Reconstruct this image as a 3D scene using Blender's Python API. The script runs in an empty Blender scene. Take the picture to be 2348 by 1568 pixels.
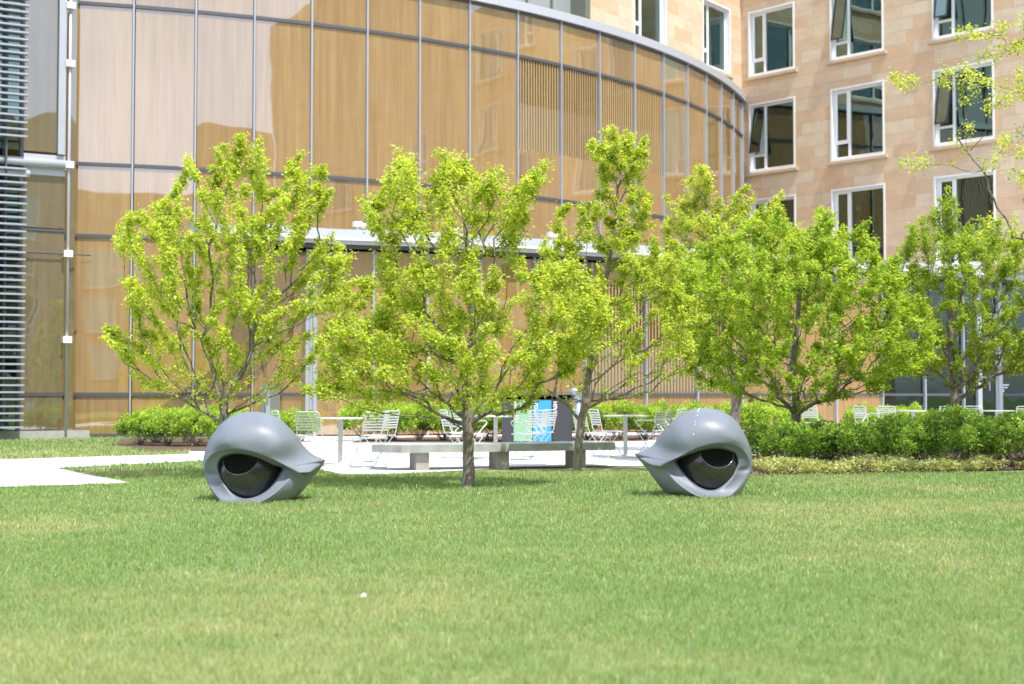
import bpy, math, random
import numpy as np
from mathutils import Vector, Matrix
R = math.radians
rng = np.random.default_rng(7)
random.seed(7)
sc = bpy.context.scene
col = sc.collection

# ------------------------------------------------------------------ camera model (photo measured on a 2347 px wide copy)
F = 3260.0; CX, CY = 1173.5, 784.0; TH = math.atan(124 / F); H = 1.1
def ray(x, y):
    v = CY - y
    return (x - CX, F * math.cos(TH) - v * math.sin(TH), F * math.sin(TH) + v * math.cos(TH))
def G(x, y):                     # point of the ground seen at a photo position
    d = ray(x, y); t = -H / d[2]
    return (d[0] * t, d[1] * t)
def onz(x, y, z):
    d = ray(x, y); t = (z - H) / d[2]
    return (d[0] * t, d[1] * t)
def at(x, y, Y):                 # point at distance Y in front of the camera
    d = ray(x, y); t = Y / d[1]
    return Vector((d[0] * t, Y, H + d[2] * t))
def X_at(x, Y): return (x - CX) / F * Y

# ------------------------------------------------------------------ helpers
def tag(o, label=None, cat=None, group=None, kind=None):
    if label: o['label'] = label
    if cat: o['category'] = cat
    if group: o['group'] = group
    if kind: o['kind'] = kind
    return o
def empty(name, loc=(0, 0, 0), rz=0.0):
    o = bpy.data.objects.new(name, None); o.location = loc; o.rotation_euler = (0, 0, rz)
    o.empty_display_size = 0.2
    col.objects.link(o); return o
def link(name, me, parent=None, mat=None):
    o = bpy.data.objects.new(name, me); col.objects.link(o)
    if parent is not None: o.parent = parent
    if mat is not None and not me.materials: me.materials.append(mat)
    return o
def kids(o): return [c for c in bpy.data.objects if c.parent == o]
def copy_tree(o, parent=None):
    c = o.copy(); col.objects.link(c); c.parent = parent
    for ch in kids(o): copy_tree(ch, c)
    return c
class Fr:                        # a wall frame: origin, direction along the wall (left to right), y = into the wall
    def __init__(s, o, d):
        L = math.hypot(*d); s.o = (o[0], o[1]); s.d = (d[0] / L, d[1] / L); s.n = (-s.d[1], s.d[0])
    def p(s, u, y, z): return (s.o[0] + s.d[0] * u + s.n[0] * y, s.o[1] + s.d[1] * u + s.n[1] * y, z)
    def ang(s): return math.atan2(s.d[1], s.d[0])
WORLD = Fr((0, 0), (1, 0))
class MB:
    def __init__(s): s.v = []; s.f = []; s.uv = []
    def quad(s, pts, uvs=None):
        n = len(s.v); s.v += [tuple(p) for p in pts]; s.f.append(tuple(range(n, n + len(pts))))
        s.uv += list(uvs) if uvs else [(0, 0)] * len(pts)
        return s
    def box(s, x0, x1, y0, y1, z0, z1, fr=WORLD):
        P = lambda a, b, c: fr.p(a, b, c)
        s.quad([P(x0, y0, z0), P(x1, y0, z0), P(x1, y0, z1), P(x0, y0, z1)], [(x0, z0), (x1, z0), (x1, z1), (x0, z1)])
        s.quad([P(x1, y1, z0), P(x0, y1, z0), P(x0, y1, z1), P(x1, y1, z1)], [(x1, z0), (x0, z0), (x0, z1), (x1, z1)])
        s.quad([P(x0, y1, z0), P(x0, y0, z0), P(x0, y0, z1), P(x0, y1, z1)], [(y1, z0), (y0, z0), (y0, z1), (y1, z1)])
        s.quad([P(x1, y0, z0), P(x1, y1, z0), P(x1, y1, z1), P(x1, y0, z1)], [(y0, z0), (y1, z0), (y1, z1), (y0, z1)])
        s.quad([P(x0, y0, z1), P(x1, y0, z1), P(x1, y1, z1), P(x0, y1, z1)], [(x0, y0), (x1, y0), (x1, y1), (x0, y1)])
        s.quad([P(x0, y1, z0), P(x1, y1, z0), P(x1, y0, z0), P(x0, y0, z0)], [(x0, y1), (x1, y1), (x1, y0), (x0, y0)])
        return s
    def tube(s, pts, r, n=8, r1=None, cap=True):
        pts = [Vector(p) for p in pts]; base = len(s.v); m = len(pts)
        rs = r if isinstance(r, (list, tuple)) else [r + ((r1 - r) * i / (m - 1) if r1 is not None else 0) for i in range(m)]
        T = (pts[1] - pts[0]).normalized()
        A = T.orthogonal().normalized()
        for i in range(m):
            if i == 0: t = pts[1] - pts[0]
            elif i == m - 1: t = pts[i] - pts[i - 1]
            else: t = (pts[i + 1] - pts[i]).normalized() + (pts[i] - pts[i - 1]).normalized()
            t.normalize(); A = (A - t * A.dot(t)).normalized(); B = t.cross(A)
            for k in range(n):
                a = 2 * math.pi * k / n
                s.v.append(tuple(pts[i] + (A * math.cos(a) + B * math.sin(a)) * rs[i])); 
        for i in range(m - 1):
            for k in range(n):
                a = base + i * n + k; b = base + i * n + (k + 1) % n
                s.f.append((a, b, b + n, a + n)); s.uv += [(0, 0)] * 4
        if cap:
            s.f.append(tuple(base + k for k in range(n))[::-1]); s.uv += [(0, 0)] * n
            s.f.append(tuple(base + (m - 1) * n + k for k in range(n))); s.uv += [(0, 0)] * n
        return s
    def lathe(s, prof, n=24, c=(0, 0)):
        base = len(s.v)
        for r, z in prof:
            for k in range(n):
                a = 2 * math.pi * k / n; s.v.append((c[0] + r * math.cos(a), c[1] + r * math.sin(a), z))
        for i in range(len(prof) - 1):
            for k in range(n):
                a = base + i * n + k; b = base + i * n + (k + 1) % n
                s.f.append((a, b, b + n, a + n)); s.uv += [(0, 0)] * 4
        s.f.append(tuple(base + k for k in range(n))[::-1]); s.uv += [(0, 0)] * n
        s.f.append(tuple(base + (len(prof) - 1) * n + k for k in range(n))); s.uv += [(0, 0)] * n
        return s
    def mesh(s, name, mat, smooth=False):
        me = bpy.data.meshes.new(name); me.from_pydata(s.v, [], s.f)
        uvl = me.uv_layers.new(name='UVMap'); uvl.data.foreach_set('uv', np.array(s.uv, dtype=np.float32).ravel())
        if smooth: me.polygons.foreach_set('use_smooth', [True] * len(me.polygons))
        me.materials.append(mat); me.update(); return me
    def build(s, name, mat, parent=None, smooth=False): return link(name, s.mesh(name, mat, smooth), parent)
def raw_mesh(name, V, Fq, mat, C=None, smooth=False):
    """V (n,3), Fq (m,k) index array, C (n,3) vertex colour"""
    me = bpy.data.meshes.new(name); k = Fq.shape[1]; m = len(Fq)
    me.vertices.add(len(V)); me.vertices.foreach_set('co', V.astype(np.float32).ravel())
    me.loops.add(m * k); me.loops.foreach_set('vertex_index', Fq.astype(np.int32).ravel())
    me.polygons.add(m); me.polygons.foreach_set('loop_start', (np.arange(m) * k).astype(np.int32))
    me.polygons.foreach_set('loop_total', np.full(m, k, dtype=np.int32))
    if smooth: me.polygons.foreach_set('use_smooth', np.ones(m, dtype=bool))
    if C is not None:
        at_ = me.attributes.new('Col', 'FLOAT_COLOR', 'POINT')
        cc = np.ones((len(V), 4), dtype=np.float32); cc[:, :3] = C; at_.data.foreach_set('color', cc.ravel())
    me.materials.append(mat); me.update(calc_edges=True); me.validate(); return me
def bevel(o, w=0.01, seg=2):
    b = o.modifiers.new('bevel', 'BEVEL'); b.width = w; b.segments = seg; b.limit_method = 'ANGLE'; b.angle_limit = R(40); return o

# ------------------------------------------------------------------ materials
def new_mat(name):
    m = bpy.data.materials.new(name); m.use_nodes = True; nt = m.node_tree
    return m, nt, nt.nodes['Principled BSDF'], nt.nodes['Material Output']
def setc(s, v): s.default_value = (*v, 1) if len(v) == 3 else v
def plain(name, c, rough=0.5, metal=0.0, noise=0.0, scale=8.0, spec=0.5, coat=0.0, bump=0.0):
    m, nt, b, out = new_mat(name); setc(b.inputs['Base Color'], c)
    b.inputs['Roughness'].default_value = rough; b.inputs['Metallic'].default_value = metal
    b.inputs['Specular IOR Level'].default_value = spec; b.inputs['Coat Weight'].default_value = coat
    if noise or bump:
        tc = nt.nodes.new('ShaderNodeTexCoord'); n = nt.nodes.new('ShaderNodeTexNoise')
        n.inputs['Scale'].default_value = scale; n.inputs['Detail'].default_value = 8; n.inputs['Roughness'].default_value = .65
        nt.links.new(tc.outputs['Object'], n.inputs['Vector'])
        if noise:
            mr = nt.nodes.new('ShaderNodeMapRange'); mr.inputs[1].default_value = .25; mr.inputs[2].default_value = .75
            mr.inputs[3].default_value = 1 - noise; mr.inputs[4].default_value = 1 + noise
            nt.links.new(n.outputs['Fac'], mr.inputs[0])
            mx = nt.nodes.new('ShaderNodeVectorMath'); mx.operation = 'SCALE'; mx.inputs[0].default_value = c[:3]
            nt.links.new(mr.outputs[0], mx.inputs['Scale']); nt.links.new(mx.outputs[0], b.inputs['Base Color'])
        if bump:
            bp = nt.nodes.new('ShaderNodeBump'); bp.inputs['Strength'].default_value = bump; bp.inputs['Distance'].default_value = .01
            nt.links.new(n.outputs['Fac'], bp.inputs['Height']); nt.links.new(bp.outputs[0], b.inputs['Normal'])
    return m
def leaf_mat(name, trans=0.45, rough=.45):
    m, nt, b, out = new_mat(name)
    a = nt.nodes.new('ShaderNodeAttribute'); a.attribute_name = 'Col'
    nt.links.new(a.outputs['Color'], b.inputs['Base Color']); b.inputs['Roughness'].default_value = rough
    b.inputs['Specular IOR Level'].default_value = .35
    t = nt.nodes.new('ShaderNodeBsdfTranslucent'); g = nt.nodes.new('ShaderNodeMixRGB'); g.blend_type = 'MULTIPLY'
    g.inputs[0].default_value = 1; g.inputs[2].default_value = (1.5, 1.35, .6, 1)
    nt.links.new(a.outputs['Color'], g.inputs[1]); nt.links.new(g.outputs[0], t.inputs['Color'])
    mx = nt.nodes.new('ShaderNodeMixShader'); mx.inputs[0].default_value = trans
    nt.links.new(b.outputs[0], mx.inputs[1]); nt.links.new(t.outputs[0], mx.inputs[2]); nt.links.new(mx.outputs[0], out.inputs['Surface'])
    return m
def attr_mat(name, rough=.6, trans=0):
    return leaf_mat(name, trans, rough)
def wood_mat(name, c1, c2, coat_ior=2.3, scale=(7, 7, .32), wav=.12, rough=.55):
    m, nt, b, out = new_mat(name)
    tc = nt.nodes.new('ShaderNodeTexCoord'); mp = nt.nodes.new('ShaderNodeMapping'); mp.inputs['Scale'].default_value = scale
    oi = nt.nodes.new('ShaderNodeObjectInfo'); ad = nt.nodes.new('ShaderNodeVectorMath'); ad.operation = 'ADD'
    cb = nt.nodes.new('ShaderNodeCombineXYZ'); mu = nt.nodes.new('ShaderNodeMath'); mu.operation = 'MULTIPLY'; mu.inputs[1].default_value = 37
    nt.links.new(oi.outputs['Random'], mu.inputs[0]); nt.links.new(mu.outputs[0], cb.inputs[2])
    nt.links.new(tc.outputs['Object'], mp.inputs['Vector']); nt.links.new(mp.outputs[0], ad.inputs[0]); nt.links.new(cb.outputs[0], ad.inputs[1])
    n1 = nt.nodes.new('ShaderNodeTexNoise'); n1.inputs['Scale'].default_value = 1; n1.inputs['Detail'].default_value = 10; n1.inputs['Roughness'].default_value = .62
    nt.links.new(ad.outputs[0], n1.inputs['Vector'])
    mp2 = nt.nodes.new('ShaderNodeVectorMath'); mp2.operation = 'MULTIPLY'; mp2.inputs[1].default_value = (9, 9, 2.0)
    nt.links.new(ad.outputs[0], mp2.inputs[0])
    n2 = nt.nodes.new('ShaderNodeTexNoise'); n2.inputs['Scale'].default_value = 1; n2.inputs['Detail'].default_value = 4; nt.links.new(mp2.outputs[0], n2.inputs['Vector'])
    av = nt.nodes.new('ShaderNodeMath'); av.operation = 'MULTIPLY_ADD'; av.inputs[1].default_value = .35
    nt.links.new(n2.outputs['Fac'], av.inputs[0])
    m2 = nt.nodes.new('ShaderNodeMath'); m2.operation = 'MULTIPLY_ADD'; m2.inputs[1].default_value = .65
    rr = nt.nodes.new('ShaderNodeMapRange'); rr.inputs[3].default_value = -.08; rr.inputs[4].default_value = .08; nt.links.new(oi.outputs['Random'], rr.inputs[0])
    nt.links.new(n1.outputs['Fac'], m2.inputs[0]); nt.links.new(rr.outputs[0], m2.inputs[2]); nt.links.new(m2.outputs[0], av.inputs[2])
    cr = nt.nodes.new('ShaderNodeValToRGB'); cr.color_ramp.elements[0].position = .33; cr.color_ramp.elements[1].position = .68
    cr.color_ramp.elements[0].color = (*c1, 1); cr.color_ramp.elements[1].color = (*c2, 1)
    nt.links.new(av.outputs[0], cr.inputs[0]); nt.links.new(cr.outputs[0], b.inputs['Base Color'])
    b.inputs['Roughness'].default_value = rough; b.inputs['Specular IOR Level'].default_value = .2
    b.inputs['Coat Weight'].default_value = 1; b.inputs['Coat Roughness'].default_value = .015; b.inputs['Coat IOR'].default_value = coat_ior
    wn = nt.nodes.new('ShaderNodeTexNoise'); wn.inputs['Scale'].default_value = .55; wn.inputs['Detail'].default_value = 1
    nt.links.new(tc.outputs['Object'], wn.inputs['Vector'])
    bp = nt.nodes.new('ShaderNodeBump'); bp.inputs['Strength'].default_value = wav; bp.inputs['Distance'].default_value = .06
    nt.links.new(wn.outputs['Fac'], bp.inputs['Height']); nt.links.new(bp.outputs[0], b.inputs['Coat Normal'])
    return m
def glass_mat(name, tint, ior=2.0, wav=.1):
    m, nt, b, out = new_mat(name); nt.nodes.remove(b)
    tr = nt.nodes.new('ShaderNodeBsdfTransparent'); tr.inputs[0].default_value = (*tint, 1)
    gl = nt.nodes.new('ShaderNodeBsdfGlossy'); gl.inputs['Roughness'].default_value = .01; gl.inputs[0].default_value = (.66, .90, .82, 1)
    fr = nt.nodes.new('ShaderNodeFresnel'); fr.inputs[0].default_value = ior
    mx = nt.nodes.new('ShaderNodeMixShader')
    tc = nt.nodes.new('ShaderNodeTexCoord'); wn = nt.nodes.new('ShaderNodeTexNoise'); wn.inputs['Scale'].default_value = .8
    nt.links.new(tc.outputs['Object'], wn.inputs['Vector'])
    bp = nt.nodes.new('ShaderNodeBump'); bp.inputs['Strength'].default_value = wav; bp.inputs['Distance'].default_value = .05
    nt.links.new(wn.outputs['Fac'], bp.inputs['Height']); nt.links.new(bp.outputs[0], gl.inputs['Normal'])
    nt.links.new(fr.outputs[0], mx.inputs[0]); nt.links.new(tr.outputs[0], mx.inputs[1]); nt.links.new(gl.outputs[0], mx.inputs[2])
    nt.links.new(mx.outputs[0], out.inputs['Surface']); return m
def stone_mat(name):
    m, nt, b, out = new_mat(name)
    uv = nt.nodes.new('ShaderNodeUVMap'); uv.uv_map = 'UVMap'
    br = nt.nodes.new('ShaderNodeTexBrick'); br.offset = .37; br.offset_frequency = 2; br.squash = .72; br.squash_frequency = 3
    br.inputs['Scale'].default_value = 1; br.inputs['Brick Width'].default_value = 1.3; br.inputs['Row Height'].default_value = .47
    br.inputs['Mortar Size'].default_value = .010; br.inputs['Mortar Smooth'].default_value = .2; br.inputs['Bias'].default_value = -.1
    br.inputs['Color1'].default_value = (.65, .53, .39, 1); br.inputs['Color2'].default_value = (.60, .40, .25, 1); br.inputs['Mortar'].default_value = (.49, .385, .28, 1)
    nt.links.new(uv.outputs[0], br.inputs['Vector'])
    mp = nt.nodes.new('ShaderNodeMapping'); mp.inputs['Scale'].default_value = (1.4, 2.2, 1); nt.links.new(uv.outputs[0], mp.inputs[0])
    n = nt.nodes.new('ShaderNodeTexNoise'); n.inputs['Scale'].default_value = 1.3; n.inputs['Detail'].default_value = 9; nt.links.new(mp.outputs[0], n.inputs['Vector'])
    mr = nt.nodes.new('ShaderNodeMapRange'); mr.inputs[1].default_value = .25; mr.inputs[2].default_value = .75; mr.inputs[3].default_value = .9; mr.inputs[4].default_value = 1.09
    nt.links.new(n.outputs['Fac'], mr.inputs[0])
    vm = nt.nodes.new('ShaderNodeVectorMath'); vm.operation = 'SCALE'; nt.links.new(br.outputs['Color'], vm.inputs[0]); nt.links.new(mr.outputs[0], vm.inputs['Scale'])
    nt.links.new(vm.outputs[0], b.inputs['Base Color']); b.inputs['Roughness'].default_value = .8; b.inputs['Specular IOR Level'].default_value = .2
    bp = nt.nodes.new('ShaderNodeBump'); bp.inputs['Strength'].default_value = .25; bp.inputs['Distance'].default_value = .01
    nt.links.new(n.outputs['Fac'], bp.inputs['Height']); nt.links.new(bp.outputs[0], b.inputs['Normal'])
    return m
def lawn_mat():
    m, nt, b, out = new_mat('lawn')
    tc = nt.nodes.new('ShaderNodeTexCoord')
    n = nt.nodes.new('ShaderNodeTexNoise'); n.inputs['Scale'].default_value = .6; n.inputs['Detail'].default_value = 5; nt.links.new(tc.outputs['Object'], n.inputs['Vector'])
    n2 = nt.nodes.new('ShaderNodeTexNoise'); n2.inputs['Scale'].default_value = 40; n2.inputs['Detail'].default_value = 6; nt.links.new(tc.outputs['Object'], n2.inputs['Vector'])
    cr = nt.nodes.new('ShaderNodeValToRGB'); cr.color_ramp.elements[0].position = .35; cr.color_ramp.elements[1].position = .7
    cr.color_ramp.elements[0].color = (.17, .23, .08, 1); cr.color_ramp.elements[1].color = (.25, .29, .13, 1)
    mx = nt.nodes.new('ShaderNodeMath'); mx.operation = 'MULTIPLY_ADD'; mx.inputs[1].default_value = .5
    hf = nt.nodes.new('ShaderNodeMath'); hf.operation = 'MULTIPLY'; hf.inputs[1].default_value = .5
    nt.links.new(n2.outputs['Fac'], hf.inputs[0]); nt.links.new(n.outputs['Fac'], mx.inputs[0]); nt.links.new(hf.outputs[0], mx.inputs[2])
    nt.links.new(mx.outputs[0], cr.inputs[0]); nt.links.new(cr.outputs[0], b.inputs['Base Color'])
    b.inputs['Roughness'].default_value = .9; b.inputs['Specular IOR Level'].default_value = .1
    return m
def paving_mat():
    m, nt, b, out = new_mat('pale_concrete')
    tc = nt.nodes.new('ShaderNodeTexCoord'); mp = nt.nodes.new('ShaderNodeMapping'); mp.inputs['Rotation'].default_value = (0, 0, R(12)); nt.links.new(tc.outputs['Object'], mp.inputs[0])
    br = nt.nodes.new('ShaderNodeTexBrick'); br.inputs['Scale'].default_value = 1; br.inputs['Brick Width'].default_value = 1.5; br.inputs['Row Height'].default_value = 1.5; br.offset = 0
    br.inputs['Mortar Size'].default_value = .008; br.inputs['Color1'].default_value = (.66, .65, .64, 1); br.inputs['Color2'].default_value = (.6, .59, .58, 1); br.inputs['Mortar'].default_value = (.42, .41, .4, 1)
    nt.links.new(mp.outputs[0], br.inputs['Vector'])
    n = nt.nodes.new('ShaderNodeTexNoise'); n.inputs['Scale'].default_value = 2.5; n.inputs['Detail'].default_value = 9; nt.links.new(tc.outputs['Object'], n.inputs['Vector'])
    mr = nt.nodes.new('ShaderNodeMapRange'); mr.inputs[3].default_value = .86; mr.inputs[4].default_value = 1.12; nt.links.new(n.outputs['Fac'], mr.inputs[0])
    vm = nt.nodes.new('ShaderNodeVectorMath'); vm.operation = 'SCALE'; nt.links.new(br.outputs['Color'], vm.inputs[0]); nt.links.new(mr.outputs[0], vm.inputs['Scale'])
    nt.links.new(vm.outputs[0], b.inputs['Base Color']); b.inputs['Roughness'].default_value = .85
    return m
def granite_mat():
    m, nt, b, out = new_mat('honed_granite')
    tc = nt.nodes.new('ShaderNodeTexCoord')
    n = nt.nodes.new('ShaderNodeTexNoise'); n.inputs['Scale'].default_value = 160; n.inputs['Detail'].default_value = 3; nt.links.new(tc.outputs['Object'], n.inputs['Vector'])
    n2 = nt.nodes.new('ShaderNodeTexNoise'); n2.inputs['Scale'].default_value = 3.2; n2.inputs['Detail'].default_value = 6; nt.links.new(tc.outputs['Object'], n2.inputs['Vector'])
    a = nt.nodes.new('ShaderNodeMath'); a.operation = 'ADD'; nt.links.new(n.outputs['Fac'], a.inputs[0]); nt.links.new(n2.outputs['Fac'], a.inputs[1])
    mr = nt.nodes.new('ShaderNodeMapRange'); mr.inputs[1].default_value = .65; mr.inputs[2].default_value = 1.35; mr.inputs[3].default_value = .76; mr.inputs[4].default_value = 1.25; nt.links.new(a.outputs[0], mr.inputs[0])
    vm = nt.nodes.new('ShaderNodeVectorMath'); vm.operation = 'SCALE'; vm.inputs[0].default_value = (.160, .183, .215); nt.links.new(mr.outputs[0], vm.inputs['Scale'])
    nt.links.new(vm.outputs[0], b.inputs['Base Color'])
    r2 = nt.nodes.new('ShaderNodeMapRange'); r2.inputs[1].default_value = .3; r2.inputs[2].default_value = .7; r2.inputs[3].default_value = .40; r2.inputs[4].default_value = .58; nt.links.new(n2.outputs['Fac'], r2.inputs[0])
    nt.links.new(r2.outputs[0], b.inputs['Roughness']); b.inputs['Specular IOR Level'].default_value = .5
    return m
def bark_mat(name, c1, c2):
    m, nt, b, out = new_mat(name)
    tc = nt.nodes.new('ShaderNodeTexCoord'); mp = nt.nodes.new('ShaderNodeMapping'); mp.inputs['Scale'].default_value = (30, 30, 7); nt.links.new(tc.outputs['Object'], mp.inputs[0])
    n = nt.nodes.new('ShaderNodeTexNoise'); n.inputs['Scale'].default_value = 1; n.inputs['Detail'].default_value = 8; n.inputs['Roughness'].default_value = .7; nt.links.new(mp.outputs[0], n.inputs['Vector'])
    cr = nt.nodes.new('ShaderNodeValToRGB'); cr.color_ramp.elements[0].position = .35; cr.color_ramp.elements[1].position = .68
    cr.color_ramp.elements[0].color = (*c1, 1); cr.color_ramp.elements[1].color = (*c2, 1); nt.links.new(n.outputs['Fac'], cr.inputs[0])
    nt.links.new(cr.outputs[0], b.inputs['Base Color']); b.inputs['Roughness'].default_value = .85
    bp = nt.nodes.new('ShaderNodeBump'); bp.inputs['Strength'].default_value = .8; bp.inputs['Distance'].default_value = .01
    nt.links.new(n.outputs['Fac'], bp.inputs['Height']); nt.links.new(bp.outputs[0], b.inputs['Normal']); return m

M = {}
M['lawn'] = lawn_mat(); M['paving'] = paving_mat(); M['granite'] = granite_mat(); M['stone'] = stone_mat('sandstone')
M['polished'] = plain('polished_black_granite', (.012, .013, .013), .12, 0, .3, 90, spec=.8)
M['eyeball'] = plain('satin_black_granite', (.020, .023, .022), .2, 0, .3, 90, spec=.75)
M['rimhighlight'] = plain('rim_highlight_granite', (.07, .075, .08), .15, spec=.9)  # lighter than the iris: the rim's highlight is put into its colour
M['wood'] = wood_mat('wood_behind_glass', (.235, .132, .042), (.375, .24, .088), 2.7, wav=.14)
M['wood_dim'] = wood_mat('wood_dim_behind_glass', (.11, .09, .045), (.17, .135, .07), 2.5, wav=.25)
M['slat'] = wood_mat('wood_slat', (.33, .21, .085), (.46, .32, .15), 2.0)
M['slat_pale'] = plain('frosted_grey_glass', (.26, .31, .31), .2, spec=.8)
M['slat_dark'] = plain('dark_gap_glass', (.06, .055, .035), .3, spec=.3)
M['mullion'] = plain('silver_aluminium', (.44, .46, .50), .38, .35, .05, 3)
M['louvre'] = plain('blue_grey_louvre', (.36, .39, .44), .45, .3, .05, 3)
M['rail'] = plain('dark_grey_rail', (.10, .105, .12), .45, .3)
M['coping'] = plain('pale_metal', (.50, .52, .57), .4, .25, .04, 2)
M['canopy'] = plain('white_painted_metal', (.47, .50, .53), .35, .1, .05, 1.5)
M['white'] = plain('white_paint', (.74, .74, .74), .45, 0, .04, 3)
M['frame'] = plain('white_window_frame', (.80, .80, .81), .4, 0, .03, 3)
M['sill'] = plain('sandstone_sill', (.55, .42, .29), .8, 0, .12, 4)
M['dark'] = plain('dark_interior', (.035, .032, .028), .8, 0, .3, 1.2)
M['roomwall'] = plain('room_wall', (.55, .53, .40), .8, 0, .2, 1)
M['curtain'] = plain('pale_curtain', (.85, .9, .8), .9, 0, .1, 4)
M['glass'] = glass_mat('green_window_glass', (.56, .98, .86), 2.8)
M['glass_shop'] = glass_mat('storefront_glass', (.40, .55, .50), 1.8)
M['glass_annex'] = glass_mat('annex_glass', (.42, .5, .48), 2.6)
M['sash'] = plain('dark_sash', (.03, .035, .04), .3, .2)
M['grey_glass'] = plain('grey_spandrel_glass', (.30, .33, .33), .08, 0, .1, .5, spec=1)
M['grey_metal'] = plain('grey_metal', (.15, .16, .13), .6, .0)
M['concrete'] = plain('bench_concrete', (.33, .35, .34), .8, 0, .3, 6, bump=.25)
M['concrete_warm'] = plain('leg_concrete', (.36, .33, .31), .8, 0, .2, 9, bump=.2)
M['chair'] = plain('silver_chair_paint', (.58, .61, .60), .4, .2, .03, 9)
M['table'] = plain('grey_table_metal', (.60, .60, .61), .4, .3, .04, 6)
M['galv'] = plain('galvanised_pipe', (.34, .38, .43), .35, .6, .15, 12)
M['binblack'] = plain('black_bin_steel', (.045, .045, .052), .55, 0, .12, 50)
M['bingreen'] = plain('green_bin_door', (.22, .42, .25), .5, 0, .04, 6)
M['binblue'] = plain('blue_bin_door', (.04, .30, .68), .5, 0, .04, 6)
M['binopen'] = plain('bin_opening', (.012, .010, .006), .9)
M['mulch'] = plain('brown_mulch', (.10, .062, .042), .95, 0, .6, 30, bump=1)
M['bark'] = bark_mat('grey_bark', (.10, .085, .065), (.30, .265, .22))
M['leaf'] = leaf_mat('spring_leaf', .56)
M['shrubleaf'] = leaf_mat('shrub_leaf', .35)
M['grass'] = leaf_mat('grass_blades', .35, .55)
M['base'] = plain('grey_plinth', (.33, .34, .33), .8, 0, .15, 4)
M['paper'] = plain('white_petal', (.8, .74, .72), .7, 0, .1, 60)
M['tie'] = plain('green_tie', (.01, .22, .13), .6)
M['drop'] = plain('white_dropping', (.8, .8, .78), .8)
M['roof'] = plain('roof_membrane', (.3, .3, .29), .9)

# ------------------------------------------------------------------ ground
def sheet(name, polyxy, z, mat, kind='structure', label=None):
    import mathutils
    P3 = [Vector((x, y, 0)) for x, y in polyxy]
    tris = mathutils.geometry.tessellate_polygon([P3])
    mb = MB(); mb.v = [(p.x, p.y, z) for p in P3]
    for t in tris:
        a, b, c = [P3[i] for i in t]
        if (b - a).cross(c - a).z < 0: t = t[::-1]
        mb.f.append(tuple(t)); mb.uv += [(0, 0)] * 3
    o = mb.build(name, mat); o['kind'] = kind
    if label: o['label'] = label
    return o
tagk = lambda o: tag(o, kind='structure')
sheet('lawn', [(-400, -400), (400, -400), (400, 400), (-400, 400)], 0, M['lawn'])
PAV = [G(x, y) for x, y in [(-900, 1130), (0, 1118.8), (301.6, 1109), (128, 1074.6), (464, 1058), (600, 1062), (734, 1078.6), (786, 1089), (894, 1089),
       (1200, 1072.6), (1387, 1070.6), (1480, 1070), (1640, 1062), (1700, 1042), (2000, 1025), (2700, 1012)]]
PAV += [(34, 33), (34, 52), (14.2, 49.5), (5, 44), (0.4, 41.2), (-4.7, 39.2), (-6.5, 37.6)] + [G(x, y) for x, y in [(560, 1020), (434, 1034), (434, 1042), (30, 1054), (-900, 1052)]]
sheet('paving', PAV, 0.012, M['paving'])
BED = [G(x, y) for x, y in [(1712, 1090), (1760, 1092), (2100, 1085), (2347, 1078), (2900, 1068), (2900, 1020), (2000, 1030), (1690, 1048)]]
sheet('mulch_bed', BED, 0.018, M['mulch'])
BED2 = [G(*p) for p in [(1262, 1016), (1480, 1012), (1500, 1003), (1760, 1004), (2110, 990), (2110, 978), (1262, 990)]]
BED2 = [G(1262, 1016), G(1480, 1012), G(1500, 1005), G(1760, 1005), (12.5, 38.5), (12, 44), (5.5, 41), (1.2, 38.5)]
sheet('mulch_bed', BED2, 0.016, M['mulch'])
BED3 = [G(800, 1016), G(1160, 1016), (-.1, 38.6), (-3.7, 37.2)]
sheet('mulch_bed', BED3, 0.016, M['mulch'])
BED4 = [G(262, 1022), G(330, 1035), G(480, 1036), G(600, 1022), (-7.0, 36.8), (-9.9, 36.2)]
sheet('mulch_bed', BED4, 0.016, M['mulch'])

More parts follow.
